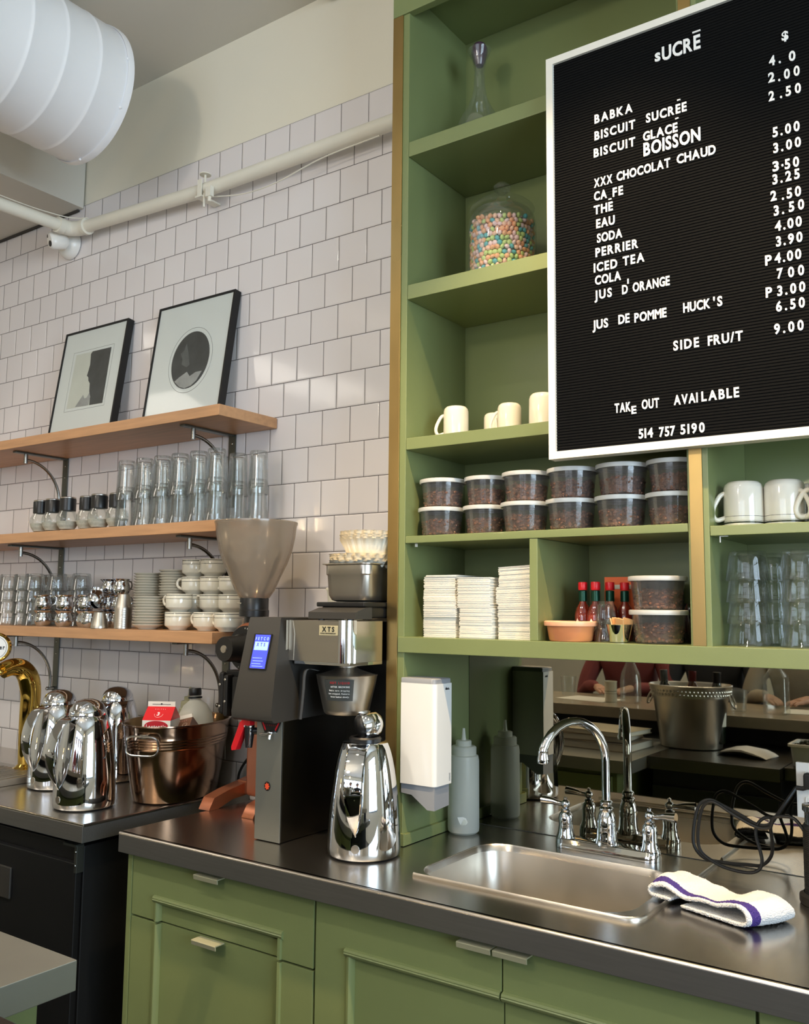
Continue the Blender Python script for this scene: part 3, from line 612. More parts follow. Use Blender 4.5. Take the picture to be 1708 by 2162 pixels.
# ------------------------------------------------------------ steel creamers and cups
cr = thing('steel_creamer', (0, 0, 0), '', 'creamer', 'steel creamers on the lowest wooden shelf')
B().lathe([(0, .0), (.020, 0), (.0275, .010), (.0295, .022), (.0275, .036), (.0235, .044), (.0240, .049), (.0290, .0545), (.0283, .0550), (.0228, .050), (.0222, .044), (.026, .036), (.028, .022), (.026, .011), (0, .003)], 32, fn=lambda a, r, z: 1+(.20*max(0, cos(a))**12 if z > .046 else 0)).obj('creamer_body', CHROME, cr)
B().tube(spline([(-.0235, 0, .047), (-.040, 0, .046), (-.044, 0, .032), (-.037, 0, .019), (-.0285, 0, .016)]), .0028, 8, flat=.6).obj('handle', CHROME, cr)
z0 = ZS[2]
for (x, y, z, rz, tl, lab) in ((-.940, -.2, 0, 1.9, 0, 'bottom creamer of the pair nearest the short tumblers'), (-.937, -.2, .0545, 2.2, 6, 'tilted upper creamer of the pair nearest the short tumblers'),
        (-.820, -.2, 0, 1.7, 0, 'bottom creamer of the second pair from the tumblers'), (-.818, -.2, .0545, .6, 0, 'upper creamer of the second pair from the tumblers'),
        (-.728, -.18, 0, 2.6, 0, 'small bottom creamer with a ring handle, third along'), (-.725, -.18, .0545, 1.1, 0, 'upper creamer of the third pair from the tumblers'),
        (-.662, -.21, 0, .2, 0, 'bottom creamer of the pair nearest the steel cups'), (-.650, -.205, .062, 2.0, 38, 'creamer tipped over on the pair nearest the steel cups'),
        (-.600, -.14, 0, 1.2, 0, 'hidden bottom creamer behind the steel cups'), (-.600, -.14, .0545, 1.2, 0, 'middle creamer behind the steel cups'), (-.585, -.145, .109, .4, 0, 'topmost creamer above the steel cups'), (-.665, -.13, .109, .9, 0, 'high creamer beside the topmost one, rear of shelf'), (-.67, -.13, .0545, .9, 0, 'rear creamer in the middle of the rear pile'), (-.67, -.13, 0, .9, 0, 'rear creamer at the base of the rear pile')):
    place(cr, (x, y, z0+.0005+z+(.014 if tl > 20 else 0)), 'polished steel '+lab if len(lab.split()) < 14 else lab, 'steel creamers on the lowest wooden shelf', 'creamer', rot=(0, rad(tl), rz if tl > 20 or rz < .3 else -1.9+.4*sin(rz*5)))
cu_ = B().lathe([(0, .052), (.017, .052), (.0185, .051), (.0265, .010), (.0275, .008), (.0275, .0), (.0262, 0), (.0262, .008), (.0172, .050), (0, .0505)], 32).obj('steel_cup', STEELP)
for x, y, n, lab in ((-.578, -.232, 1, 'lone upturned steel cup in front of the creamers'), (-.500, -.2, 9, '')):
    for k in range(n): place(cu_, (x, y, z0+.0005+.0075*k), lab or '%s upturned steel cup of the nested stack beside the saucers' % (ORD[k] if k < 8 else 'topmost'), 'upturned steel cups on the lowest wooden shelf', 'cup')
# ------------------------------------------------------------ saucers and cups
sa = B().lathe([(0, .0015), (.024, .0015), (.026, 0), (.028, .0), (.030, .003), (.044, .0105), (.0485, .0135), (.0495, .0150), (.0485, .0158), (.043, .0125), (.028, .0055), (.0, .0045)], 40).obj('saucer', SAUCM)
for x, y, n, lab in ((-.388, -.190, 11, 'short front pile'), (-.520, -.085, 20, 'rear pile next to the creamers'), (-.398, -.080, 21, 'rear pile next to the cups')):
    for k in range(n): place(sa, (x+random.uniform(-.0012, .0012), y+random.uniform(-.0012, .0012), z0+.0005+.0089*k), 'cream saucer, %s from the bottom of the %s of saucers' % (['first', 'second', 'third', 'fourth', 'fifth', 'sixth', 'seventh', 'eighth', 'ninth', 'tenth', 'eleventh', 'twelfth', 'thirteenth', 'fourteenth', 'fifteenth', 'sixteenth', 'seventeenth', 'eighteenth', 'nineteenth', 'twentieth', 'twenty-first'][k], lab), 'saucers piled on the lowest wooden shelf', 'saucer')
c = thing('coffee_cup', (0, 0, 0), '', 'cup', 'cream coffee cups stacked on the lowest shelf')
B().lathe([(0, .001), (.026, 0), (.0275, .002), (.0290, .006), (.0395, .0125), (.0408, .0155), (.0411, .030), (.0414, .0545), (.0404, .0560), (.0392, .0550), (.0386, .018), (.034, .0125), (.0, .006)], 48).obj('cup_bowl', CUPM, c)
B().tube(spline([(-.0385, 0, .0475), (-.052, 0, .050), (-.0615, 0, .040), (-.059, 0, .026), (-.047, 0, .018), (-.0385, 0, .018)]), .0042, 10, flat=.8).obj('cup_handle', CERAM, c)
cups = [(-.257, -.18, 0, -.4-1.2, 'bottom cup of the front stack, its handle turned forward'), (-.253, -.182, 1, .15, 'upper cup of the front stack beside the saucers'), (-.127, -.18, 0, 0.1, 'front cup standing alone between two stacks'), (-.030, -.185, 0, .1, 'front cup half hidden behind the grinder')]
for i, x in enumerate((-.285, -.199, -.113)):
    for k in range(4):
        if k == 3 and i == 2: continue
        cups.append((x, -.092, k, .15+.1*((i+k) % 3)+(0 if (i, k) != (0, 3) else 2.6), '%s cup of the rear stack %s' % (('bottom', 'second', 'third', 'top')[k], ('next to the saucers', 'in the middle', 'behind the hopper')[i])))
for x, y, k, rz, lab in cups: place(c, (x, y, z0+.0005+.0562*k), 'cream ringed coffee '+lab, 'cream coffee cups stacked on the lowest shelf', 'cup', rz=rz)
# ------------------------------------------------------------ mugs, upturned
mg = thing('ringed_mug', (0, 0, 0), '', 'mug', 'upturned ringed mugs in the green cubby')
MP = [(.0385, 0), (.0395, .003), (.0388, .078), (.0365, .086), (.031, .0915), (.029, .092), (.0, .089), (0, .084), (.030, .084), (.0355, .078), (.0362, .003), (.0372, 0)]
MH = spline([(-.0375, 0, .069), (-.048, 0, .062), (-.060, 0, .040), (-.062, 0, .024), (-.054, 0, .014), (-.038, 0, .018)])
B().lathe(MP, 48).obj('mug_body', MUGM, mg); B().tube(MH, .0048, 10, flat=.75).obj('mug_handle', CERAM, mg)
for x, y, rz, lab in ((1.476, -.215, .55, 'upturned cream ringed mug beside the brass strip, handle outward'), (1.552, -.200, 2.6, 'upturned cream ringed mug in the middle of the cubby'), (1.640, -.215, .25, 'upturned cream ringed mug at the board side of the cubby'), (1.593, -.110, 1.2, 'upturned cream mug behind the ringed ones')):
    place(mg, (x, y, 1.6453), lab, 'upturned ringed mugs in the green cubby', 'mug', rz=rz)
mp = thing('plain_mug', (0, 0, 0), '', 'mug', 'plain mugs on the upper green shelf')
B().lathe([(r*.82, z*.93) for r, z in MP], 48).obj('mug_body', CERAM, mp); B().tube([(p[0]*.82, p[1], p[2]*.93) for p in MH], .0042, 10, flat=.75).obj('mug_handle', CERAM, mp)
for x, y, rz, sc_, lab in ((.770, -.190, .62, 1, 'plain white mug nearest the brass strip, handle forward'), (.842, -.120, 2.2, .85, 'small plain mug set back between two others'), (.915, -.175, .55, .92, 'plain white mug third from the brass strip'), (1.017, -.2, 2.9, 1, 'plain white mug half hidden by the menu board')):
    o = place(mp, (x, y, 1.8985), lab, 'plain mugs on the upper green shelf', 'mug', rz=rz); o.scale = (sc_, sc_, sc_)
# ------------------------------------------------------------ deli tubs with coffee beans
def beans(name, fill, r0, r1, n, ax=.0046, mat=BEANM):
    bm = bmesh.new(); base = bmesh.new(); bmesh.ops.create_icosphere(base, subdivisions=1, radius=1); me = bpy.data.meshes.new('x'); base.to_mesh(me); base.free()
    b = B(); bv = [tuple(v.co) for v in me.vertices]; bf = [tuple(p.vertices) for p in me.polygons]; rnd = random.Random(3); bm.free()
    for i in range(n):
        a = rnd.random()*2*pi
        if i < n*.72: z = rnd.random()*fill; r = (r0+(r1-r0)*z/.064)-.004-rnd.random()*.006
        else: r = math.sqrt(rnd.random())*(r0+(r1-r0)*fill/.064-.005); z = fill+rnd.uniform(-.003, .004)*(1+.6*sin(a*2))
        mt = Matrix.Translation((r*cos(a), r*sin(a), max(.004, z))) @ Matrix.Rotation(rnd.random()*6, 4, 'Z') @ Matrix.Rotation(rnd.random()*6, 4, 'X')
        b.add([tuple(mt @ Vector((v[0]*ax*1.25, v[1]*ax*.95, v[2]*ax*.7))) for v in bv], bf)
    b.lathe([(0, .003), (r0-.010, .003), (r0+(r1-r0)*fill/.064-.010, fill-.002), (0, fill-.001)], 20)
    return b
def make_tub(h=.066, r0=.0475, r1=.0545):
    t = thing('deli_tub', (0, 0, 0), '', 'tub')
    B().lathe([(0, .003), (r0-.005, .001), (r0-.002, 0), (r0, .003), (r1, h), (r1-.001, h), (r0-.0012, .004), (0, .0045)], 40).obj('tub_body', DELI, t)
    B().lathe([(r1+.0005, h-.0055), (r1+.0042, h-.006), (r1+.0050, h-.003), (r1+.0045, h+.0035), (r1+.002, h+.0042), (r1-.001, h+.0035), (r1-.0025, h+.001), (0, h+.001)], 48).obj('tub_lid', LIDM, t)
    return t
tub = make_tub(); bn = beans('coffee_beans', .036, .0475, .0545, 330).obj('coffee_beans', BEANM)
def fill_tub(x, y, z, lab, grp, s=1, rz=0, where='', lid=None):
    o = place(tub, (x, y, z), 'lidded clear tub of coffee beans, '+lab, grp, 'tub', rz=rz)
    c = place(bn, (x, y, z+.001), 'roasted coffee beans inside the tub '+where, 'coffee beans in the tubs', 'coffee beans', rz=rz); c['kind'] = 'stuff'
    o.scale = (s, s, 1); c.scale = (s, s, 1); return o
xs = [.748, .864, .982, 1.099, 1.218, 1.330]
for i, x in enumerate(xs):
    for k in range(2):
        y = -.222 if i != 1 else -.205
        fill_tub(x+(.002 if k else 0), y+.003*k, 1.6525+.0712*k, '%s one in the %s stack from the brass strip' % (('lower', 'upper')[k], ORD[i]), 'tubs of coffee beans in a row of stacks', .99 if i not in (1, 5) else .93, rz=i*1.3+k, where='%s one of the %s stack from the brass strip' % (('lower', 'upper')[k], ORD[i]))
for k in range(2): fill_tub(1.2965+(.001 if k else 0)-.002*k, -.222, 1.4055+.0712*k, '%s one of the pair beside the sauces' % ('lower', 'upper')[k], 'pair of coffee bean tubs beside the sauces', 1.04, rz=k*2, where='%s one in the sauce cubby' % ('lower', 'upper')[k])
# ------------------------------------------------------------ napkin stacks
def napkins(x0, x1, z1, lab, yo=0, blocks=3, tilt=0):
    t = thing('napkin_stack', ((x0+x1)/2, -.263+yo, 1.4055), lab, 'napkins', 'white paper napkin stacks'); w = (x1-x0)/2; H = z1-1.4055; n = int(H/.0021); b = B(); rnd = random.Random(int(x0*1000)); dx = dy = 0; prev = None
    for i in range(n):
        if i % max(1, n//blocks) == 0: dx, dy, dw = rnd.uniform(-.003, .003), rnd.uniform(-.004, .002), rnd.uniform(-.004, 0)
        z = H*i/n; k = rnd.uniform(-.0016, .0016); sl = tilt*i/n
        pts = [(x+dx+k, y+dy+abs(k), 0) for x, y in rrect(w+dw, .062, .003, 2, 0, .062)]
        b.loft([[(p[0], p[1], z+sl*(p[0]+w)) for p in pts], [(p[0], p[1], z+H/n*.80+sl*(p[0]+w)) for p in pts]])
    b.obj('folded_napkins', PAPER, t); return t
napkins(.719, .816, 1.556, 'first stack of folded white napkins, nearest the brass strip', .004)
napkins(.822, .917, 1.549, 'middle stack of folded white napkins in the green cubby', -.006, 2)
napkins(.924, 1.017, 1.572, 'tallest stack of folded white napkins, against the divider', .006, 4, .05)
# ------------------------------------------------------------ sauces, cups and boxes in the right-hand cubby
hs = thing('sauce_bottle', (0, 0, 0), '', 'bottle', 'small red hot sauce bottles')
B().lathe([(0, .0), (.017, 0), (.019, .004), (.019, .058), (.015, .074), (.0085, .084), (.0075, .112), (0, .112)], 28).obj('bottle_glass', M('hot_sauce_in_glass', (120, 36, 20), .08, var=.1, coat=1), hs)
B().lathe([(.0082, .088), (.0098, .089), (.0096, .112), (.008, .113)], 24).obj('neck_wrap', M('green_foil', (18, 66, 48), .3, .5), hs)
B().lathe([(0, .114), (.0098, .114), (.0104, .116), (.0104, .130), (.0095, .132), (0, .132)], 24).obj('red_cap', REDP, hs)
B().lathe([(.0193, .014), (.0193, .046)], 28).obj('neck_label', M('dark_label', (92, 40, 28), .5), hs)
b = B(); dia = []
for k in range(9):
    a0 = -pi/2-.62+1.24*k/8; hh = .020*(1-abs(k-4)/4); dia.append((a0, hh))
b.loft([[(.0197*cos(a), .0197*sin(a), .030+s*hh) for a, hh in dia] for s in (-1, 1)], False, False, closed=False); b.obj('diamond_label', PAPER, hs)
for i, (x, y) in enumerate(((1.108, -.185), (1.143, -.195), (1.127, -.155), (1.165, -.165), (1.188, -.135))):
    place(hs, (x, y, 1.4055), 'red-capped hot sauce bottle, %s behind the orange tub' % ('nearest the divider', 'in front with the diamond label', 'rear left of the group', 'behind the glass', 'rearmost by the orange box')[i].replace('left', 'side'), 'small red hot sauce bottles', 'bottle', rz=i*.15-.3)
t = thing('orange_tub', (1.104, -.243, 1.4055), 'low round tub of orange sauce with a pale orange lid overhanging the shelf', 'tub')
B().lathe([(0, 0), (.045, 0), (.048, .003), (.0535, .037), (0, .037)], 40).obj('tub_body', M('orange_tub_plastic', (232, 148, 98), .25, var=.04, coat=.4, sub=.1), t)
B().lathe([(.054, .034), (.0585, .0335), (.0592, .037), (.0588, .0425), (.056, .0445), (.053, .0425), (0, .0425)], 48).obj('tub_lid', M('pale_orange_lid', (240, 178, 140), .35, var=.02), t)
t = thing('orange_carton', (1.172, -.085, 1.4055), 'bright orange carton behind the hot sauce bottles', 'box')
B().box(-.045, .035, -.02, .02, 0, .146, bev=.0008).obj('carton_box', M('orange_card', (255, 118, 58), .5), t)
B().box(-.02, .02, -.0206, -.0201, .118, .128).obj('carton_label', PAPER, t)
t = thing('dark_carton', (1.250, -.075, 1.4055), 'dark grey carton with wine glass drawings behind the small steel cup', 'box')
B().box(-.038, .048, -.02, .02, 0, .140, bev=.0008).obj('carton_box', M('dark_grey_card', (84, 88, 84), .6), t)
g = B()
for k in range(3):
    x = -.022+.027*k; g.lathe([(0, 0), (.0008, .03), (.0008, .05)], 8, (x, -.0208, .075)).box(x-.009, x+.009, -.0209, -.0205, .073, .0745)
    g.prism([(x-.008, .080), (x+.008, .080), (x+.006, .092), (x+.001, .100), (x-.001, .100), (x-.006, .092)], lambda u, v, d: (u, d, v), -.0208, -.0204)
g.obj('glass_drawing', BLACKM, t)
sg = tumbler(.048, .019, .024, .006, 8).obj('small_glass', GLASSD)
place(sg, (1.178, -.225, 1.4055+.041), 'small upturned tasting glass, upper of two beside the orange tub', 'small tasting glasses', 'glass')
place(sg, (1.178, -.225, 1.4055), 'small upturned tasting glass, lower of two beside the orange tub', 'small tasting glasses', 'glass')
place(sg, (1.247, -.17, 1.4055+.041), 'small tasting glass tipped beside the bean tubs', 'small tasting glasses', 'glass', rot=(0, rad(18), 0))
place(sg, (1.243, -.165, 1.4055), 'small upturned tasting glass next to the bean tubs', 'small tasting glasses', 'glass')
o = B().lathe([(0, .002), (.018, 0), (.020, .001), (.0275, .037), (.0285, .0385), (.0268, .0375), (.0190, .003), (0, .0035)], 36).obj('steel_ramekin', CHROME); o.location = (1.2145, -.240, 1.4055); tag(o, 'small steel cup holding paper sugar packets in the green cubby', 'cup')
rnd = random.Random(5)
for k in range(7):
    b = B(); b.box(-.0115, .0115, -.0015, .0015, 0, .048, bev=.0009)
    o = b.obj('sugar_packet', M('kraft_paper', (214, 168, 112), .7, var=.08) if k == 0 else bpy.data.materials['kraft_paper'])
    a = k*2*pi/7; o.location = (1.2145+.010*cos(a), -.240+.010*sin(a), 1.4105); o.rotation_euler = (rad(-14*sin(a)), rad(14*cos(a)), a+.5)
    tag(o, 'tan paper sugar packet standing in the small steel cup', 'sugar packet', 'sugar packets in the steel cup')
o = B().lathe([(0, 0), (.030, 0), (.034, .01), (.036, .07), (.030, .085), (.012, .09), (0, .09)], 28).obj('dark_jar', M('dark_brown_glass', (28, 20, 16), .1, coat=1)); o.location = (1.345, -.10, 1.4055); tag(o, 'dark brown jar in the shadow behind the bean tubs', 'jar')
# ------------------------------------------------------------ decanter and sweet jar
t = thing('glass_decanter', (.800, -.125, 2.6775), 'clear glass decanter with a flared lip and dark stopper on the top green shelf', 'decanter')
B().lathe([(0, .001), (.040, .0), (.058, .020), (.0625, .055), (.0590, .080), (.0500, .103), (.034, .130), (.0215, .160), (.0155, .195), (.0140, .235), (.020, .268), (.030, .292), (.0315, .296), (.0305, .297), (.0188, .27), (.0126, .235), (.0142, .195), (.0203, .160), (.0325, .130), (.0485, .103), (.0575, .080), (.061, .055), (.0565, .021), (.039, .003), (0, .003)], 48).obj('decanter_glass', JARG, t)
B().lathe([(0, .25), (.011, .252), (.0155, .262), (.022, .285), (.022, .300), (.016, .312), (0, .316)], 32).obj('stopper', M('dark_violet_stopper', (72, 50, 66), .25, coat=.6), t)
t = thing('candy_jar', (.882, -.150, 2.2945), 'round glass jar with a knobbed lid full of pastel candies', 'jar')
B().lathe([(0, .001), (.080, 0), (.086, .006), (.0875, .02), (.0875, .150), (.083, .175), (.073, .19), (.071, .192), (.0715, .187), (.081, .173), (.0852, .149), (.0852, .02), (.083, .008), (0, .005)], 56).obj('jar_body', JARG, t)
B().lathe([(.066, .186), (.069, .192), (.082, .194), (.0835, .198), (.081, .203), (.074, .207), (.070, .213), (.045, .228), (.016, .236), (.010, .242), (.012, .247), (.021, .253), (.022, .262), (.014, .270), (0, .272)], 48).obj('jar_lid', JARG, t)
pal = [('pastel_orange', (255, 186, 140)), ('pastel_pink', (252, 218, 220)), ('pastel_green', (204, 226, 142)), ('pastel_teal', (92, 184, 194)), ('pastel_peach', (255, 206, 180))]
CM = [M(n, c, .28, var=.04, vscale=60, coat=.2) for n, c in pal]
cb = B().sphere((0, 0, 0), .0072, 2, (1, 1, .74)); base_c = cb.obj('candy', CM[0]); bpy.data.objects.remove(base_c); cm_ = []
for mt in CM:
    b = B().sphere((0, 0, 0), .0072, 2, (1, 1, .74)); bm2 = bmesh.new(); me = bpy.data.meshes.new('candy'); b.bm.to_mesh(me); b.bm.free(); bm2.free(); me.materials.append(mt); me.shade_smooth(); cm_.append(me)
rnd = random.Random(11); cnt = 0; cn = ['orange', 'pink', 'green', 'teal', 'peach']
camdir = math.atan2(-2.12+.15, 1.963-.882)
for row in range(13):
    for k in range(22):
        a = camdir+(k-10.5+(.5 if row % 2 else 0))*.158
        if row == 12 and rnd.random() < .45: continue
        ci = rnd.choices(range(5), (30, 20, 18, 17, 15))[0]
        o = bpy.data.objects.new('candy', cm_[ci]); COL.objects.link(o)
        r = .0765+rnd.uniform(-.0015, .0008); z = .0125+.0119*row+rnd.uniform(-.0012, .0012)+(.004*(cos(a*3)) if row > 10 else 0)
        o.location = (.882+r*cos(a), -.150+r*sin(a), 2.2945+z); o.rotation_euler = (rnd.random()*3, rnd.random()*3, rnd.random()*3); cnt += 1
        tag(o, '%s sugar-coated candy pressed against the glass of the candy jar' % cn[ci], 'candy', 'pastel candies in the glass jar')
b = B(); bb = bmesh.new(); bmesh.ops.create_icosphere(bb, subdivisions=2, radius=1); bv = [tuple(v.co) for v in bb.verts]; bf = [tuple(v.index for v in f.verts) for f in bb.faces]; bb.free()
for row in range(13):
    for ring_, n in ((.0765, 33), (.062, 26), (.047, 19), (.03, 12), (.012, 5)):
        for k in range(n):
            a = 2*pi*k/n+row*.4
            if ring_ > .07 and abs((a-camdir+pi) % (2*pi)-pi) < 1.86: continue
            if row < 11 and ring_ < .06: continue
            b.add([(ring_*cos(a)+v[0]*.0072, ring_*sin(a)+v[1]*.0072, .0125+.0119*row+rnd.uniform(-.002, .002)+(.009*(1-ring_/.08) if row > 10 else 0)+v[2]*.0058) for v in bv], bf, mi=rnd.randrange(5))
o = b.obj('candies_behind', CM); o.location = (.882, -.150, 2.2945); tag(o, 'pastel candies filling the middle and far side of the jar', 'candies', kind='stuff')
# ------------------------------------------------------------ chrome carafes
def ring_pts(r, z, n=40): return [(r*cos(2*pi*i/n), r*sin(2*pi*i/n), z) for i in range(n)]
def carafe(name, loc, label, ang, opened=False, group='chrome thermal carafes'):
    t = thing(name, loc, label, 'carafe', group, rz=ang)          # local -X side carries the handle
    B().lathe([(0, .004), (.083, .004), (.0848, .008), (.0852, .02), (.0845, .045), (.0822, .085), (.079, .12), (.0745, .155), (.0698, .190), (.0645, .217), (.0588, .238), (.0535, .2520), (.0520, .2535), (.0, .2535)], 72).obj('carafe_body', CHROME, t, sharp=50)
    B().lathe([(0, .0), (.078, .0), (.080, .0045), (0, .005)], 56).obj('base_ring', BLACK, t)
    # leaf-shaped flat band handle ending in a point against the body
    pth = spline([(-.046, 0, .251), (-.080, 0, .240), (-.106, 0, .205), (-.117, 0, .160), (-.113, 0, .118), (-.099, 0, .083), (-.083, 0, .058)], 6)
    n = len(pth); loops = []
    for i, p in enumerate(pth):
        f = i/(n-1); w = .0225*(1-.1*f) if f < .45 else .0225*(1-.045)*max(.06, (1-((f-.45)/.55)**1.7))
        tg = (pth[min(i+1, n-1)]-pth[max(0, i-1)]).normalized(); nn = Vector((tg.z, 0, -tg.x))
        lp = [(-1, 0), (-.96, .5), (-.85, .62), (-.5, .30), (0, .18), (.5, .30), (.85, .62), (.96, .5), (1, 0), (.9, -.55), (.5, -.75), (0, -.8), (-.5, -.75), (-.9, -.55)]
        loops.append([p+Vector((0, u*w, 0))-nn*v*.0045 for u, v in lp])
    B().loft(loops).obj('handle', CHROME, t)
    b = B(); b.lathe([(0, 0), (.0095, 0), (.0095, .0012), (0, .0014)], 20, mtx=Matrix.Translation((-.0845, 0, .030)) @ Matrix.Rotation(rad(-90), 4, 'Y')); b.obj('badge', STEELP, t)
    if not opened:
        B().lathe([(0, .2545), (.0520, .2545), (.0518, .258), (.0488, .271), (.0410, .284), (.028, .2935), (.013, .298), (.0, .299)], 56).obj('lid', CHROME, t)
        B().lathe([(0, .2536), (.0505, .2536), (.0505, .2546), (0, .2546)], 48).obj('lid_gasket', BLACK, t)
        b = B(); b.box(-.052, -.030, -.008, .008, .268, .273, bev=.002, mtx=Matrix.Translation((0, 0, .135)) @ Matrix.Rotation(rad(20), 4, 'Y') @ Matrix.Translation((0, 0, -.135)))
        b.obj('thumb_lever', BLACK, t); B().sphere((-.052, 0, .262), .006, 2).obj('lever_ball', CHROME, t)
    else:
        B().lathe([(.030, .2535), (.036, .254), (.038, .262), (.034, .266), (.028, .264), (.027, .2545)], 40).obj('neck_ring', BLACK, t)
        rot = Matrix.Translation((0, 0, .287)) @ Matrix.Rotation(-ang, 4, 'Z') @ Matrix.Translation((-.006, -.006, 0)) @ Vector((0, 0, 1)).rotation_difference(Vector((.587, .716, .25)).normalized()).to_matrix().to_4x4()
        B().lathe([(0, .0), (.0345, .0), (.0355, .004), (.0335, .022), (.0265, .039), (.014, .049), (0, .052)], 44, mtx=rot).obj('lid', CHROME, t)
        B().lathe([(0, -.013), (.020, -.013), (.024, -.010), (.029, -.004), (.0295, 0), (0, 0)], 36, mtx=rot).obj('lid_plug', BLACK, t)
        b = B(); b.box(-.006, .028, -.004, .004, .252, .268, bev=.002, mtx=Matrix.Rotation(rad(200), 4, 'Z')); b.box(.03, .045, -.006, .006, .256, .270, bev=.003); b.obj('hinge', BLACK, t)
    return t
carafe('thermal_carafe', (.652, -.397, .9105), 'chrome thermal carafe with its lid flipped open beside the sink', rad(-66+180), True)
carafe('thermal_carafe', (-.285, -.475, .9105), 'front chrome carafe at the corner of the far counter, lid closed', rad(-90+180))
carafe('thermal_carafe', (-.598, -.353, .9105), 'chrome carafe next to the gold beer tap, lid closed', rad(-86+180))
carafe('thermal_carafe', (-.555, -.165, .9105), 'chrome carafe at the rear touching the copper tub, lid closed', rad(-76+180))
# ------------------------------------------------------------ copper-toned oval tub and what stands in it
TUBC = (-.208, -.208, .9105); t = thing('oval_tub', TUBC, 'oval copper-toned steel tub with loop handles holding milk cartons', 'tub', rz=.36)
def ell(a, b_, z, n=64, dx=0, dy=0): return [(dx+a*abs(cos(q))**.92*(1 if cos(q) >= 0 else -1), dy+b_*abs(sin(q))**.92*(1 if sin(q) >= 0 else -1), z) for q in [2*pi*i/n for i in range(n)]]
def ra(z): return .104+.034*(z/.22)**.8, .160+.036*(z/.22)**.8
L_ = []
zs = [0, .004, .03, .08, .13, .150]+[.154+.004*k for k in range(8)]+[.190, .205, .217]
for i, z in enumerate(zs):
    a, b_ = ra(z); e = (.0022 if 5 < i < 14 and i % 2 else 0); 
    if i == 0: a -= .004; b_ -= .004
    L_.append(ell(a+e, b_+e, z))
a, b_ = ra(.217); L_ += [ell(a+.004, b_+.004, .220), ell(a+.0035, b_+.0035, .2235), ell(a-.001, b_-.001, .2232), ell(a-.003, b_-.003, .218)]
for z in (.15, .08, .03, .006): a, b_ = ra(z); L_.append(ell(a-.003, b_-.003, z))
B().loft(L_).obj('tub_body', COPPER, t)
for s in (-1, 1):
    yy = s*(ra(.18)[1]+.002)
    hp = [(x, yy+s*.010+s*.006*abs(z-.17)/.03, z) for x, z in [(.05*abs(cos(q))**.45*(1 if cos(q) >= 0 else -1), .170+.027*abs(sin(q))**.55*(1 if sin(q) >= 0 else -1)) for q in [2*pi*i/40 for i in range(41)]]]
    B().tube(hp, .0032, 8, cap=False).box(-.012, .012, min(yy-s*.002, yy+s*.012), max(yy-s*.002, yy+s*.012), .190, .202, bev=.003).obj('loop_handle', NICKEL, t)
def carton(label, loc, w, hb, rz, col, tilt=(0, 0)):
    t = thing('milk_carton', loc, label, 'carton', rot=(rad(tilt[0]), rad(tilt[1]), rz)); h = w/2
    white = PAPER
    B().box(-h, h, -h, h, 0, hb, bev=.001).obj('carton_body', white, t)
    g = B(); zt = hb+w*.42
    g.add([(-h, -h, hb), (h, -h, hb), (h, h, hb), (-h, h, hb), (-h+.001, -.002, zt), (h-.001, -.002, zt), (h-.001, .002, zt), (-h+.001, .002, zt)], [(0, 1, 5, 4), (3, 7, 6, 2), (1, 2, 6, 5), (0, 4, 7, 3)])
    g.obj('carton_gable', M('carton_%s' % label.split()[0], col, .4), t)
    B().box(-h+.001, h-.001, -.002, .002, zt, zt+w*.17).obj('carton_fin', white, t)
    return t, h, hb, zt
ca, h, hb, zt = carton('red and white milk carton with a gable top standing in the copper tub', (-.214, -.268, .917), .086, .222, rad(30), (214, 24, 34))
e = B(); e.lathe([(0, 0), (.036, 0), (.036, .0006), (0, .0006)], 40, sy=.44, mtx=Matrix.Translation((0, -h-.0003, hb-.017)) @ Matrix.Rotation(rad(90), 4, 'X')); e.obj('brand_oval', M('logo_red', (190, 30, 40), .4), ca)
letters(ca, 'Lactantia', -.030, hb-.024, .060, 0, .012, LETM, -h-.0010, name='lettering', depth=.0005, cond=.7)
g = B(); dn = Vector((0, -(zt-hb), h)).normalized()
tm = Matrix.Translation((0, -h*.56, hb+(zt-hb)*.44)) @ Matrix.Rotation(-math.atan2(h, zt-hb)+0.0, 4, 'X')
g.lathe([(.0125, 0), (.0132, 0), (.0132, .0006), (.0125, .0006)], 28, mtx=tm @ Matrix.Rotation(rad(90), 4, 'X')); g.obj('fat_mark_ring', PAPER, ca)
o = letters(ca, '3', -.005, -.006, .009, 0, .013, LETM, -.0005, depth=.0008); o.matrix_parent_inverse = Matrix(); o.matrix_local = tm
o = letters(ca, 'AGITER', -.016, .018, .032, 0, .0028, LETM, -.0005, depth=.0006); o.matrix_local = tm
b = B(); b.box(-.028, .028, -.0028, -.002, zt+.006, zt+.0072); b.sphere((0, -.0026, zt+.0075), .0028, 1, (1, .3, 1)); b.obj('fin_print', BLACKM, ca)
ca, h, hb, zt = carton('brown and white cream carton leaning in the copper tub', (-.137, -.200, .925), .062, .190, rad(22), (116, 84, 66), (-6, -14))
tm = Matrix.Translation((0, -h*.56, hb+(zt-hb)*.44)) @ Matrix.Rotation(-math.atan2(h, zt-hb), 4, 'X')
o = letters(ca, 'LIGHT', -.014, .008, .028, 0, .0045, M('pink_print', (220, 150, 140), .5), -.0005, depth=.0006); o.matrix_local = tm
g = B(); g.lathe([(.007, 0), (.0077, 0), (.0077, .0006), (.007, .0006)], 24, mtx=tm @ Matrix.Translation((.012, 0, -.008)) @ Matrix.Rotation(rad(90), 4, 'X')); g.obj('fat_mark_ring', PAPER, ca)
t = thing('plastic_jug', (-.205, -.128, .917), 'clear plastic juice jug with a black screw cap in the copper tub', 'bottle', rot=(0, rad(-4), 0))
B().lathe([(0, 0), (.052, 0), (.055, .006), (.055, .19), (.051, .225), (.036, .252), (.018, .266), (.0165, .272), (.0165, .284), (0, .284)], 40).obj('jug_body', FROST, t)
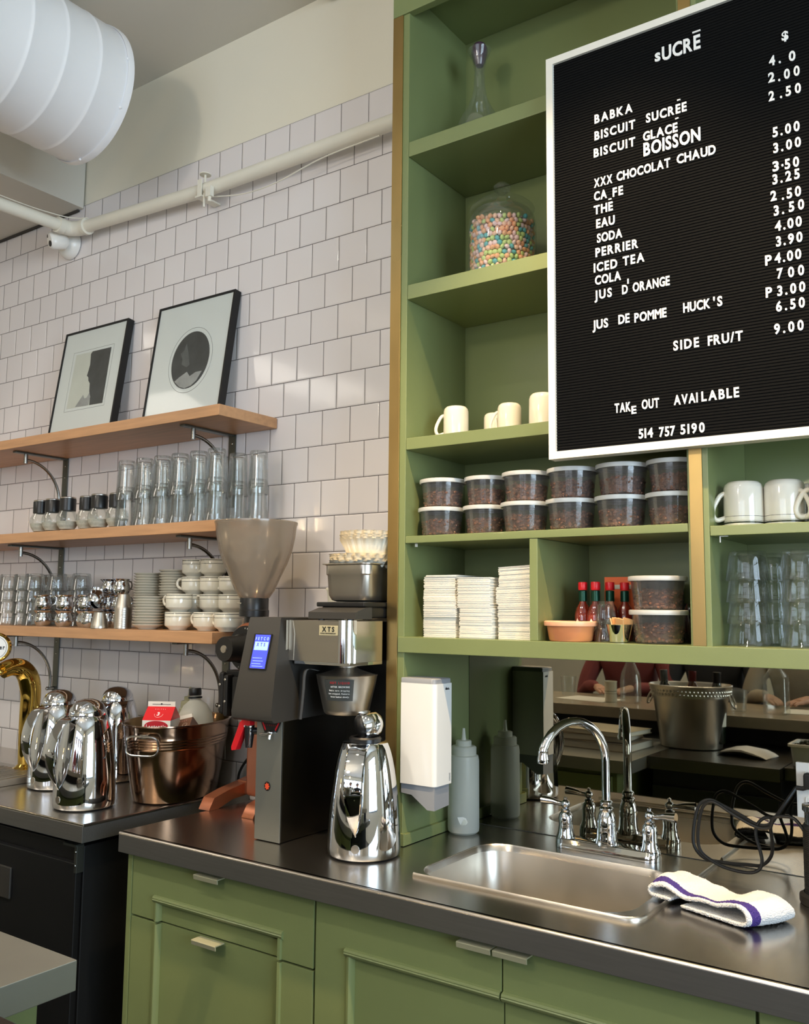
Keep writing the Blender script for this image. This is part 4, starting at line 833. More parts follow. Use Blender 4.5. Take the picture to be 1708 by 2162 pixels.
B().lathe([(.017, .272), (.0215, .272), (.0215, .277), (.017, .278)], 30).obj('neck_collar', BLACK, t)
B().lathe([(0, .281), (.0185, .281), (.0195, .283), (.0195, .300), (.018, .303), (0, .303)], 36, fn=lambda a, r, z: 1+.02*cos(a*30) if .283 < z < .30 else 1).obj('screw_cap', BLACK, t)
def squeeze(name, loc, label, mat, r=.0385, h=.192, cap=None, s=1.0):
    t = thing(name, loc, label, 'bottle')
    B().lathe([(0, .002), (r-.008, 0), (r-.001, .006), (r, .014), (r*.985, h-.012), (r*.93, h), (r*.75, h+.003), (0, h+.003)], 40).obj('bottle_body', mat, t)
    B().lathe([(0, h+.001), (r*.80, h+.001), (r*.80, h+.021), (r*.72, h+.024), (r*.50, h+.024), (r*.50, h+.036), (r*.44, h+.038), (.0068, h+.038), (.0055, h+.045), (.0032, h+.068), (0, h+.068)], 36, fn=lambda a, rr, z: 1+.012*cos(a*32) if rr > r*.75 else 1).obj('nozzle_cap', cap or mat, t)
    return t
squeeze('squeeze_bottle', (-.322, -.062, .9105), 'pale yellow squeeze bottle behind the copper tub', thin('yellow_squeeze_plastic', (.8, .78, .5), (.72, .70, .48), .8, .3, .5), .036, .235)
sq = squeeze('squeeze_bottle', (.733, -.088, .9105), 'clear frosted squeeze bottle of water beside the soap dispenser', FROST, .0400, .192)
B().lathe([(0, .004), (.030, .003), (.0365, .014), (.0365, .042), (0, .042)], 32).obj('water', thin('cloudy_water', (.75, .78, .74), (.6, .64, .6), .25, .05, .5), sq)
b = B(); b.add([(-.016, -.0392, .046), (-.002, -.0403, .047), (.006, -.0398, .044), (.010, -.039, .034), (.006, -.0398, .028), (-.008, -.0394, .028), (-.013, -.0385, .038)], [tuple(range(7))]); b.obj('torn_label', PAPER, sq)
sq.rotation_euler = (0, 0, .55)
# ------------------------------------------------------------ beer tap
t = thing('beer_tap', (-.842, -.300, .9105), 'polished gold swan-neck beer tap with a round white badge', 'beer tap')
pth = spline([(0, 0, .024), (0, -.001, .045), (0, -.001, .12), (0, .001, .20), (.0, .003, .265), (0, -.008, .318), (0, -.034, .350), (0, -.070, .358), (0, -.105, .348)], 6)
n = len(pth); rr = []
for i in range(n):
    f = i/(n-1); rr.append(.047-.019*min(1, f/.10) if f < .1 else (.026+.009*min(1, (f-.1)/.5) if f < .6 else .035-.009*(f-.6)/.4))
B().tube(pth, rr, 28, upv=(1, 0, 0)).obj('tap_column', GOLD, t)
b = B(); b.tube([(0, -.103, .349), (0, -.120, .344)], .013, 16).sphere((0, -.125, .345), .015, 2).tube([(0, -.125, .345), (0, -.128, .385)], .006, 12).tube([(0, -.125, .340), (0, -.133, .295)], [.009, .006], 12).tube([(-.022, -.125, .345), (.022, -.125, .345)], .007, 12).sphere((-.024, -.125, .345), .010, 2).sphere((.024, -.125, .345), .010, 2).tube([(.008, -.132, .335), (.016, -.136, .318)], .003, 8)
b.obj('tap_faucet', GOLD, t)
mt = Matrix.Translation((0, -.128, .425)) @ Matrix.Rotation(rad(38), 4, 'Z') @ Matrix.Rotation(rad(90), 4, 'X')
B().lathe([(0, -.006), (.043, -.006), (.047, -.003), (.048, .004), (.045, .009), (.040, .0075), (0, .0070)], 48, mtx=mt).obj('badge_rim', GOLD, t)
B().lathe([(0, .0071), (.0385, .0072), (.0385, .0085), (0, .0087)], 48, mtx=mt).obj('badge_face', WPLAST, t)
B().lathe([(.0335, .0087), (.0345, .0087), (.0345, .0091), (.0335, .0091)], 48, mtx=mt).obj('badge_line', BLACKM, t)
o = letters(t, 'er', .012, -.006, .017, 0, .014, BLACKM, 0, depth=.0006); o.matrix_local = mt @ Matrix.Translation((0, 0, .0088)) @ Matrix.Rotation(rad(-90), 4, 'X')
t = thing('drip_tray', (-.90, -.40, .9105), 'stainless slotted drip tray under the gold beer tap', 'tray')
b = B(); b.box(-.40, .185, -.10, .115, 0, .021, bev=.002); b.obj('tray_body', STEELP, t)
b = B()
for k in range(26): b.box(-.395+.0222*k, -.395+.0222*k+.011, -.096, .075, .0212, .0245, bev=.0008)
b.box(-.398, .183, .072, .113, .0212, .0225).obj('tray_slats', STEELP, t)
t = thing('tap_clip', (-1.13, -.08, .9105), 'small dark fitting on the counter by the far tiles', 'fitting')
B().tube(spline([(0, 0, 0), (0, 0, .05), (.02, -.01, .085), (.05, -.02, .08)]), .008, 10).obj('fitting_stem', DKGREY, t)
# ------------------------------------------------------------ coffee grinder
G = thing('coffee_grinder', (.100, -.21, .9105), 'copper coloured coffee grinder with a smoky cone hopper behind the brewer', 'grinder')
hop = [(.038, .586), (.043, .590), (.0577, .612), (.0732, .649), (.0915, .687), (.105, .724), (.1135, .765), (.1175, .800), (.1195, .803), (.1195, .806), (.1165, .806), (.1120, .765), (.1035, .724), (.0900, .687), (.0717, .650), (.0560, .613), (.040, .592)]
B().lathe(hop, 64).obj('hopper', SMOKE, G)
B().lathe([(.117, .8065), (.1205, .8065), (.1205, .8095), (.06, .812), (0, .812)], 56).obj('hopper_lid', SMOKE, G)
B().lathe([(0, .536), (.0425, .536), (.0430, .554), (.0412, .556), (.0412, .5885), (.0395, .591), (0, .591)], 40).lathe([(0, .495), (.026, .495), (.026, .54), (0, .54)], 32).obj('hopper_throat', BLACK, G)
B().box(-.028, -.010, -.0435, -.0405, .572, .576, bev=.0008).obj('slide_tab', STEELP, G)
rx = Matrix.Rotation(rad(90), 4, 'X')
B().lathe([(0, -.16), (.054, -.16), (.064, -.15), (.0715, -.11), (.0725, .03), (.0705, .056), (.066, .0605), (0, .0605)], 44, mtx=Matrix.Translation((.035, 0, .449)) @ rx).lathe([(0, .44), (.03, .44), (.028, .50), (0, .5)], 24, (.012, 0, 0)).obj('burr_housing', COPPERP, G)
B().lathe([(0, .060), (.0615, .060), (.0625, .064), (.0625, .071), (.060, .074), (0, .074)], 52, mtx=Matrix.Translation((.037, 0, .449)) @ rx).obj('dial_plate', BLACKM, G)
d = B()
for k in range(40):
    if 6 <= k % 40 <= 28:
        a = 2*pi*k/40-.9; d.box(-.0006, .0006, -.0746, -.0738, .0535, .0575, mtx=Matrix.Translation((.037, 0, .449)) @ Matrix.Rotation(a, 4, 'Y'))
d.obj('dial_marking', WPLAST, G)
B().lathe([(0, .074), (.040, .074), (.040, .092), (.036, .098), (.034, .147), (.0325, .150), (0, .150)], 48, fn=lambda a, r, z: 1+.03*cos(a*9) if .10 < z < .145 else 1, mtx=Matrix.Translation((.037, 0, .449)) @ rx).obj('adjustment_knob', BLACK, G)
B().lathe([(0, .150), (.011, .150), (.010, .153), (0, .154)], 24, mtx=Matrix.Translation((.037, 0, .449)) @ rx).box(.0275, .0465, -.1546, -.154, .4482, .4498).obj('knob_screw', STEELP, G)
b = B(); b.box(-.050, .070, -.055, -.02, .27, .385, bev=.004).box(-.062, -.040, -.075, -.055, .262, .382, bev=.01).box(-.032, -.012, -.085, -.055, .258, .375, bev=.008).box(.0, .045, -.080, -.055, .28, .37, bev=.004)
b.obj('bag_clamp', BLACKM, G); b = B()
for x, z in ((-.051, .345), (-.051, .285), (-.022, .36), (-.022, .30)): b.sphere((x, -.0775-(.008 if x > -.03 else 0), z), .0042, 1, (1, .5, 1))
b.obj('clamp_bolt', STEELP, G)
B().box(-.02, .09, .0, .12, .03, .45, bev=.012).obj('grinder_column', COPPERP, G)
def leg(x, dx):
    pr = [(-.098, .0), (-.098, .003), (-.080, .030), (-.074, .033), (-.02, .044), (.10, .060), (.15, .060), (.15, .012), (.10, .020), (.0, .016), (-.060, .0)]
    b = B(); b.loft([[(x+dx*(-u*.35)+s, u, v) for u, v in pr] for s in (-.021, .021)]); b.obj('foot', COPPERP, G)
leg(-.085, .25); leg(.092, -.05)
B().box(-.10, .12, .05, .16, .02, .06, bev=.006).obj('grinder_base', COPPERP, G)
# ------------------------------------------------------------ batch brewer
R_ = thing('coffee_brewer', (.36, -.45, .9105), 'tall stainless batch coffee brewer with a blue display and red tap lever', 'coffee machine')
def rb(name, x0, x1, y0, y1, z0, z1, mat, bev=.002, mi=None): return B().box(x0-.36, x1-.36, y0+.45, y1+.45, z0-.9105, z1-.9105, bev=bev).obj(name, mat, R_)
rb('column', .3555, .4405, -.450, -.20, .911, 1.206, STEELD, .004)
rb('rear_body', .36, .600, -.205, -.06, .911, 1.44, STEELD, .004); rb('head_body', .442, .600, -.304, -.20, 1.345, 1.440, STEELD, .003)
rb('corner_trim', .4035, .4115, -.2095, -.2045, .93, 1.2, STEELP, .001)
rb('column_front', .3565, .4395, -.4525, -.4495, .912, 1.205, PANELM, .001)
# display tower: front leans out towards its foot
pr = [(-.455, 1.444), (-.452, 1.449), (-.21, 1.449), (-.21, 1.204), (-.500, 1.200), (-.508, 1.206), (-.510, 1.222)]
b = B(); wd = lambda u, v: .4295+.030*max(0, min(1, (1.449-v)/.25))*max(0, min(1, (-u-.25)/.25))+(.009 if u > -.3 else 0)
b.loft([[(.3185-.36, u+.45, v-.9105) for u, v in pr], [(wd(u, v)-.36, u+.45, v-.9105) for u, v in pr]]); tw = b.obj('display_tower', DKGREY, R_)
tb = tw.data; bm = bmesh.new(); bm.from_mesh(tb); bmesh.ops.bevel(bm, geom=[e for e in bm.edges if abs((e.verts[0].co-e.verts[1].co).x) < 1e-6 and e.calc_face_angle(0) > 1.2], offset=.006, segments=3, affect='EDGES'); bm.to_mesh(tb); bm.free()
B().box(.4388-.36, .4400-.36, -.445+.45, -.22+.45, 1.345-.9105, 1.443-.9105).obj('tower_side_plate', STEELP, R_)
B().box(.4386-.36, .4392-.36, -.470+.45, -.463+.45, 1.275-.9105, 1.325-.9105).obj('side_slot', BLACKM, R_)
# screen on the leaning face
fa = math.atan2(.055, .227); fm = Matrix.Translation((.379-.36, -.4748+.45, 1.366-.9105)) @ Matrix.Rotation(-fa*0+fa, 4, 'X') 
fm = Matrix.Translation((.386-.36, -.4775+.45, 1.366-.9105)) @ Matrix.Rotation(-fa, 4, 'X')
b = B(); b.box(-.031, .028, -.0012, .004, -.045, .044, bev=.001); b.obj('screen_bezel', BLACK, R_).matrix_local = fm
b = B(); b.box(-.024, .0255, -.0018, .002, -.042, .041); b.obj('screen', SCREEN, R_).matrix_local = fm
b = B(); b.box(-.0215, .0235, -.0022, .001, .0025, .0235); b.obj('screen_logo_field', SCREENL, R_).matrix_local = fm
for tx, x, z, w, h_, m_ in (('FETCO', -.021, .0275, .044, .0075, SCREENL), ('XTS', -.0145, .0125, .028, .0082, SCREEN)):
    letters(R_, tx, x, z, w, 0, h_, m_, -.0024, depth=.0004).matrix_local = fm
b = B()
for z, x0, x1 in ((.0095, -.012, .014), (.006, -.016, .018), (-.017, -.02, .012), (-.024, -.018, .016), (-.031, -.02, .01), (-.037, -.018, .018)): b.box(x0, x1, -.0024, -.0022, z-.0006, z+.0006)
b.obj('screen_line', SCREENL, R_).matrix_local = fm
# spray head with badge, chrome corner and brew basket
hd = B(); lo = [(.4405, -.303), (.4405, -.435), (.6005, -.435)]+[(.6005+.028*sin(rad(a)), -.407-.028*cos(rad(a))) for a in range(10, 91, 10)]+[(.6285, -.303)]
hd.loft([[(x-.36, y+.45, z-.9105) for x, y in lo] for z in (1.345, 1.4425)]); hd.obj('spray_head', STEEL, R_)
b = B(); lo = [(.5985+.0305*sin(rad(a)), -.407-.0305*cos(rad(a))) for a in range(0, 91, 6)]; lo2 = [(.5985+.027*sin(rad(a)), -.407-.027*cos(rad(a))) for a in range(90, -1, -6)]
b.loft([[(x-.36, y+.45, z-.9105) for x, y in lo+lo2] for z in (1.3435, 1.4445)]); b.obj('corner_strip', CHROME, R_)
b = B(); b.prism([(.4415, 1.4435), (.452, 1.4435), (.4590, 1.41), (.4565, 1.346), (.4415, 1.346)], lambda u, v, d: (u-.36, d+.45, v-.9105), -.4365, -.4350); b.obj('side_cheek', STEELP, R_)
B().box(.5385-.36, .5960-.36, -.4375+.45, -.435+.45, 1.408-.9105, 1.432-.9105, bev=.0009).obj('badge_plate', M('pale_gold_badge', (206, 196, 160), .35, .3), R_)
letters(R_, 'XTS', .548-.36, 1.4175-.9105, .038, 0, .0115, BLACKM, -.4376+.45, depth=.0006, cond=1)
letters(R_, 'EXTRACTOR TECHNOLOGY'.replace(' ', ''), .543-.36, 1.4118-.9105, .048, 0, .0028, BLACKM, -.4376+.45, depth=.0004)
rb('head_base_plate', .455, .627, -.430, -.30, 1.337, 1.345, CHROME, .001)
cx_, cy_ = .512-.36, -.315+.45
BK = thing('brew_basket', (.558, -.352, 1.2175), 'steel brew basket with a black handle hung under the spray head', 'brew basket')
B().lathe([(0, .0), (.050, .0), (.0545, .004), (.0570, .012), (.0715, .075), (.0745, .092), (.0755, .094), (.073, .094), (.070, .075), (.054, .008), (0, .006)], 56).obj('basket_body', STEELP, BK)
B().lathe([(.073, .0935), (.052, .100), (.034, .106), (.0235, .112), (.0225, .119), (0, .119)], 48).obj('basket_dome', STEELP, BK)
hp = spline([(-.070, 0, .104), (-.094, 0, .108), (-.103, 0, .095), (-.105, 0, .060), (-.108, 0, .020), (-.111, 0, -.012)], 5)
ha = Matrix.Rotation(rad(-138+180), 4, 'Z'); b = B(); b.loft([[ha @ (p+Vector((u*.0045, v*.0125, 0))) for u, v in ((-1, -.7), (-.6, -1), (.6, -1), (1, -.7), (1, .7), (.6, 1), (-.6, 1), (-1, .7))] for p in hp]); b.obj('basket_handle', DKGREY, BK)
q = B(); a0, a1 = rad(-98), rad(-38); nl = 14
def rr_(z): return .0570+(z-.012)*(.0145/.063)+.0007
q.loft([[(rr_(z)*cos(a0+(a1-a0)*k/nl), rr_(z)*sin(a0+(a1-a0)*k/nl), z) for k in range(nl+1)] for z in (.036, .086)], False, False, closed=False); q.obj('warning_label', M('dark_label_grey', (66, 68, 66), .4), BK)
def wrap(txt, z, h_, m_, a_s, a_e, par=BK):
    o = letters(par, txt, 0, 0, abs(a_e-a_s)*rr_(z), 0, h_, m_, 0, depth=.0004)
    for v in o.data.vertices:
        r = rr_(z+v.co.z)+.0004-v.co.y; a = a_s+v.co.x/rr_(z); v.co = Vector((r*cos(a), r*sin(a), z+v.co.z))
    return o
wrap('HOT LIQUID', .0765, .0050, M('label_red', (190, 40, 46), .5), rad(-84), rad(-46))
wrap('AFTER BREWING', .0675, .0040, LETM, rad(-84), rad(-46)); wrap('Make sure dripping', .0590, .0036, LETM, rad(-88), rad(-46)); wrap('has stopped. Remove', .0515, .0036, LETM, rad(-90), rad(-46)); wrap('brew basket slowly.', .0440, .0036, LETM, rad(-86), rad(-46))
# hot water tap on the column
b = B(); b.prism([(.370, 1.196), (.4385, 1.1985), (.424, 1.171), (.384, 1.169)], lambda u, v, d: (u-.36, d+.45, v-.9105), -.4542, -.4522); b.obj('tap_badge', BLACK, R_)
b = B(); b.prism([(.3755, 1.1935), (.3795, 1.1935), (.3895, 1.1765), (.3865, 1.1735)], lambda u, v, d: (u-.36, d+.45, v-.9105), -.4550, -.4542).prism([(.4330, 1.1945), (.4290, 1.1940), (.4190, 1.1785), (.4215, 1.1745)], lambda u, v, d: (u-.36, d+.45, v-.9105), -.4550, -.4542); b.obj('badge_stripe', REDP, R_)
letters(R_, 'DANGER', .386-.36, 1.185-.9105, .036, 0, .004, M('dull_red_print', (130, 30, 30), .5), -.4543+.45, depth=.0004)
b = B(); b.tube([(.3555-.36, .02, 1.168-.9105), (.330-.36, .005, 1.166-.9105)], .0085, 16).tube([(.327-.36, .002, 1.185-.9105), (.327-.36, .002, 1.156-.9105), (.329-.36, -.001, 1.126-.9105)], [.0125, .012, .0085], 18)
b.obj('tap_valve', BLACK, R_); b = B(); b.lathe([(.0125, 1.176-.9105), (.0145, 1.177-.9105), (.0145, 1.181-.9105), (.0125, 1.182-.9105)], 24, (.327-.36, .002, 0)).tube([(.339-.36, -.006, 1.178-.9105), (.337-.36, -.008, 1.130-.9105)], .003, 8)
b.obj('valve_ring', CHROME, R_)
b = B(); b.loft([[(x, y+s*.0085, z) for x, z in ((-.020, .283), (-.020, .272), (-.040, .266), (-.067, .208), (-.081, .206), (-.083, .214), (-.055, .277), (-.045, .284))] for s in (-1, 1) for y in (-.002,)]); bmv = b.obj('tap_lever', REDP, R_)
b = B(); b.tube([(.372-.36, -.005, .252), (.405-.36, -.007, .258)], .004, 10).sphere((.408-.36, -.008, .259), .0075, 2).tube([(.408-.36, -.008, .262), (.408-.36, -.012, .244)], .0042, 10); b.obj('tap_spigot', CHROME, R_)
b = B(); b.lathe([(0, 0), (.0108, 0), (.0112, .001), (0, .0015)], 28, sx=.9, mtx=Matrix.Translation((.397-.36, -.0024, 1.041-.9105)) @ rx); b.obj('round_badge', BLACKM, R_)
b = B(); lf = [(cos(q)*.0075*(.55+.45*abs(cos(q*3.5))), sin(q)*.0085*(.55+.45*abs(cos(q*3.5)))) for q in [2*pi*i/56 for i in range(56)]]
b.prism(lf, lambda u, v, d: (.397-.36+u, d, 1.041-.9105+v), -.0046, -.0038); b.obj('badge_emblem', M('orange_red_emblem', (220, 84, 50), .4, emit=(220, 70, 40), estr=.25), R_)
# ------------------------------------------------------------ on top of the brewer
t = thing('kitchen_scale', (.543, -.318, 1.4435), 'black electronic kitchen scale on top of the coffee brewer', 'scale')
b = B(); b.prism([(-.110, .004), (-.109, .020), (-.070, .031), (-.045, .032), (-.045, .004)], lambda u, v, d: (d, u, v), -.048, .098); b.obj('display_panel', DKGREY, t)
b = B(); b.box(-.034, .070, -.0, .002, -.0005, .0008, mtx=Matrix.Translation((0, -.085, .0235)) @ Matrix.Rotation(rad(12), 4, 'X')).obj('panel_line', GPLAST, t)
B().box(-.06, .083, -.050, .13, .006, .034, bev=.006).obj('scale_body', BLACK, t)
B().box(-.064, .086, -.062, .13, .033, .045, bev=.003).obj('weighing_plate', BLACK, t)
b = B()
for x in (-.03, .06):
    for y in (-.08, .1): b.lathe([(0, 0), (.009, 0), (.009, .008), (0, .008)], 16, (x, y, 0))
b.obj('rubber_foot', BLACK, t)
t = thing('steam_pan', (.540, -.262, 1.4895), 'deep stainless steam pan on the kitchen scale, holding coffee filters', 'pan')
L_ = []
for hx, hy, r, z in ((.064, .074, .030, 0), (.076, .086, .034, .004), (.0825, .0925, .034, .016), (.0855, .0955, .032, .066), (.0875, .0975, .030, .069), (.0875, .0975, .030, .091), (.0945, .1045, .026, .0945), (.0955, .1055, .026, .0935), (.0955, .1055, .026, .0955), (.088, .098, .03, .0965), (.0862, .0962, .03, .091), (.0842, .0942, .032, .066), (.0812, .0912, .034, .016), (.074, .084, .034, .006)): L_.append([(x, y, z) for x, y in rrect(hx, hy, r, 8)])
for q_ in L_: q_[:] = [(x*.82, y*.86, z) for x, y, z in q_]
B().loft(L_).obj('pan_body', STEELP, t)
FP = M('unbleached_filter_paper', (246, 238, 218), .8, var=.02)
def filt(z, r0, r1, h, n, dx, dy, lab, wav=22):
    b = B()
    for k in range(n):
        rnd = random.Random(k+int(z*1000)); zz = .0034*k; ph = rnd.random(); tx, ty = rnd.uniform(-.02, .02), rnd.uniform(-.02, .02)
        f = lambda a, r, z_: 1+(.060*sin(a*wav+ph*3)+.018*sin(a*5+ph*6))*max(0, (r-r0)/(r1-r0)) if r > r0 else 1
        b.lathe([(0, zz), (r0, zz), (r0+(r1-r0)*.45, zz+h*.5), (r1, zz+h), (r1+.0008, zz+h)], 132, fn=f, mtx=Matrix.Rotation(tx, 4, 'X') @ Matrix.Rotation(ty, 4, 'Y'))
    o = b.obj('coffee_filters', FP, sharp=80); o.location = (.532+dx, -.262+dy, z); tag(o, lab, 'coffee filters', 'piles of basket coffee filters')
filt(1.5560, .060, .084, .034, 7, .006, -.004, 'lower pile of fluted paper coffee filters spilling over the pan')
filt(1.6080, .058, .0735, .040, 7, .024, .0, 'upper pile of fluted paper coffee filters, set on the lower pile')
o = B().lathe([(0, .002), (.048, .002), (.052, 0), (.0535, .004), (.0615, .080), (.0645, .081), (.0645, .086), (.0615, .087), (.0600, .080), (.052, .006), (0, .005)], 40).obj('plastic_bucket', FROST); o.location = (.405, -.155, 1.4415); tag(o, 'translucent plastic bucket on the brewer behind the scale', 'bucket')
o = B().box(-.06, .06, -.02, .02, 0, .105, bev=.002).obj('grey_box', M('grey_card', (118, 116, 110), .6)); o.location = (.40, -.055, 1.4415); tag(o, 'plain grey box at the tiles behind the plastic bucket', 'box')
o = B().tube(spline([(-.060, -.012, 1.035), (-.09, -.03, 1.0), (-.115, -.035, .96), (-.118, -.04, .918), (-.10, -.06, .9175)], 8), .0042, 10).tube([(-.06, -.012, 1.035), (.0, -.006, 1.05)], .0042, 10).obj('power_cable', BLACK); tag(o, 'black cable curving down the tiles behind the grinder', 'cable')
t = thing('wall_outlet', (.605, -.002, 1.235), 'dark electrical outlet on the tiles behind the brew basket', 'outlet', 'wall outlets')
B().box(-.036, .026, -.006, 0, -.057, .057, bev=.002).obj('cover_plate', STEELP, t); B().box(-.022, .014, -.030, -.006, -.03, .03, bev=.006).obj('outlet_plug', BLACK, t)
# ------------------------------------------------------------ soap dispenser on the green panel
t = thing('soap_dispenser', (.683, -.262, 1.0), 'white wall-mounted soap dispenser with a grey spout on the green side panel', 'soap dispenser')
lo = [(0, -.036), (.088, -.036)]+[(.088+.011*sin(rad(a)), -.025-.011*cos(rad(a))) for a in range(15, 91, 15)]+[(.099, .036), (0, .036)]
def sc_lo(s, dz=0): return [(max(0, x*s), y*s, dz) for x, y in lo]
B().loft([[(x, y, z) for x, y, _ in sc_lo(1)] for z in (.059, .296)]).obj('dispenser_body', WPLAST, t)
B().loft([[(x, y, z) for x, y, _ in sc_lo(.97)] for z in (.2962, .306)]+[[(x, y, .308) for x, y, _ in sc_lo(.94)]]).obj('top_cap', GPLAST, t)
b = B(); b.loft([[(0, -.032, .059), (0, .032, .059), (0, .032, .036), (0, -.032, .036)], [(.030, -.032, .059), (.030, .032, .059), (.030, .032, .034), (.030, -.032, .034)], [(.075, -.032, .059), (.075, .032, .059), (.075, .032, .006), (.075, -.032, .004)], [(.095, -.032, .059), (.095, .032, .059), (.095, .032, .008), (.095, -.032, .004)]]); b.obj('spout_cover', GPLAST, t)
o = letters(t, 'dhata.', 0, 0, .018, 0, .0062, BLACKM, 0, depth=.0005); o.matrix_local = Matrix.Translation((.0990, .008, .281)) @ Matrix.Rotation(rad(90), 4, 'Z')
b = B()
for k in range(6): b.box(.0988, .0994, .0255, .0315, .0665+.0032*k, .0675+.0032*k)
b.obj('level_window', BLACKM, t)
# ------------------------------------------------------------ faucet
t = thing('kitchen_faucet', (1.100, -.047, .9105), 'chrome two-lever gooseneck faucet on its bridge plate behind the sink', 'faucet')
pl = rrect(.128, .028, .027, 8); L_ = []
for s, z in ((1, 0), (1.0, .006), (.93, .012), (.84, .020), (.78, .021)): L_.append([(x*(.97+.03*s), y*s, z) for x, y in pl])
B().loft(L_).obj('deck_plate', CHROME, t)
bell = [(.027, 0), (.0275, .004), (.024, .020), (.0225, .040), (.0225, .055), (.019, .070), (.0150, .078), (.0165, .082), (.0165, .086), (.0125, .090), (.0145, .094), (.0145, .100), (.011, .104), (0, .104)]
B().lathe([(r, z+.016) for r, z in bell], 40).obj('spout_base', CHROME, t)
dv = Vector((-.42, -.907, 0)).normalized(); pts = [Vector((0, 0, .11)), Vector((0, 0, .16)), Vector((0, 0, .208))]
for a in range(12, 157, 12): pts.append(dv*(.098*(1-cos(rad(a))))+Vector((0, 0, .208+.098*sin(rad(a)))))
pts.append(pts[-1]+Vector((0, 0, -.008)))
B().tube(pts, .0102, 20).obj('gooseneck_spout', CHROME, t); e_ = pts[-1]
B().lathe([(0, -.022), (.0125, -.022), (.0135, -.018), (.0135, -.012), (.0115, -.004), (.0115, .006), (0, .006)], 28, tuple(e_)).obj('aerator', CHROME, t)
for s in (-1, 1):
    x = s*.104; hb_ = [(.023, 0), (.0235, .004), (.0185, .018), (.0165, .035), (.0175, .050), (.0155, .060), (.0105, .066), (.0115, .070), (.0095, .073), (0, .074)]
    hd = B().lathe([(r, z+.014) for r, z in hb_], 32, (x, 0, 0)).obj('handle_base', CHROME, t)
    lv = spline([(x-s*.004, 0, .0), (x+s*.015, 0, -.001), (x+s*.036, 0, .002), (x+s*.062, -.002, .003)], 5)
    rr = [.0058+.0048*max(0, (i/(len(lv)-1)-.35))/.65 for i in range(len(lv))]
    B().tube([(p[0], p[1], p[2]+.098) for p in lv], rr, 16).sphere((x, 0, .0975), .0112, 2).lathe([(0, .108), (.004, .108), (.0045, .113), (0, .116)], 14, (x, 0, 0)).obj('lever', CHROME, hd)
# ------------------------------------------------------------ folded terry towel
t = thing('bar_towel', (1.318, -.322, .9115), 'folded white terry towel with a purple stripe lying on the sink edge', 'towel', rz=math.atan2(-.085, .235)); t.scale = (.80, .80, .88)
path = spline([(.070, .004), (.13, .0045), (.185, .005), (.222, .005), (.243, .009), (.250, .019), (.242, .031), (.222, .037), (.195, .034), (.160, .0245), (.125, .0185), (.085, .0200), (.045, .0255), (.012, .030), (-.012, .0285), (-.024, .020), (-.018, .010), (.005, .0095), (.04, .0105)], 7)
path = [(p[0], p[1]) for p in [Vector((a[0], a[1])) if not hasattr(a, 'z') else a for a in path]] if False else [(p[0], p[1]) for p in spline([(a, b_, 0) for a, b_ in [(.070, .004), (.13, .0045), (.185, .005), (.222, .005), (.243, .009), (.250, .019), (.242, .031), (.222, .037), (.195, .034), (.160, .0245), (.125, .0185), (.085, .0200), (.045, .0255), (.012, .030), (-.012, .0285), (-.024, .020), (-.018, .010), (.005, .0095), (.04, .0105)]], 7)]
cols = [0, .004, .010, .016, .022, .03, .045, .06, .08, .10, .12, .138, .142]
def tow(c, thick, out):
    b = B(); vv = []
    n = len(path)
    for i, (x, z) in enumerate(path):
        x0, z0_ = path[max(0, i-1)]; x1, z1_ = path[min(n-1, i+1)]; L = math.hypot(x1-x0, z1_-z0_) or 1; nx, nz_ = (z1_-z0_)/L, -(x1-x0)/L
        row = []
        for y in c:
            sag = .006*sin(y*38+x*14)+.004*sin(x*60+y*20); k = 1+.25*sin(y*22)*(x/.25)
            zz_ = z*(1+.28*(y/.14)*max(0, 1-abs(x-.02)/.09)+.12*sin(y*30)*(z > .012)) + max(0, sag)*(z > .015)
            xx = x+(.028*sin(y*14))*(x > .2)-.030*(y/.14)*(x < .03)+.03*(y/.14)*(x>=.03)*0
            row.append(Vector((xx+nx*thick*out, y-.004, max(.001, zz_+nz_*thick*out))))
        vv.append(row)
    return vv
A_ = tow(cols, .0038, 1); Bk = tow(cols, .0030, -1)
b = B(); nr = len(A_); nc = len(cols); va = [[b.bm.verts.new(p) for p in r] for r in A_]; vb = [[b.bm.verts.new(p) for p in r] for r in Bk]
for i in range(nr-1):
    for j in range(nc-1):
        b.bm.faces.new((va[i][j], va[i+1][j], va[i+1][j+1], va[i][j+1])).material_index = 1 if 2 <= j <= 4 else 0
        b.bm.faces.new((vb[i][j], vb[i][j+1], vb[i+1][j+1], vb[i+1][j]))
    for j in (0, nc-1): b.bm.faces.new((va[i][j], vb[i][j], vb[i+1][j], va[i+1][j]))
for i in (0, nr-1):
    for j in range(nc-1): b.bm.faces.new((va[i][j], va[i][j+1], vb[i][j+1], vb[i][j]))
o = b.obj('folded_cloth', [TERRY, PURPLE], t, sharp=180)
sd = o.modifiers.new('s', 'SUBSURF'); sd.levels = sd.render_levels = 3
tx = bpy.data.textures.new('terry_pile', 'CLOUDS'); tx.noise_scale = .0022; tx.noise_depth = 1
dm = o.modifiers.new('d', 'DISPLACE'); dm.texture = tx; dm.strength = .0036; dm.mid_level = .5; dm.texture_coords = 'LOCAL'
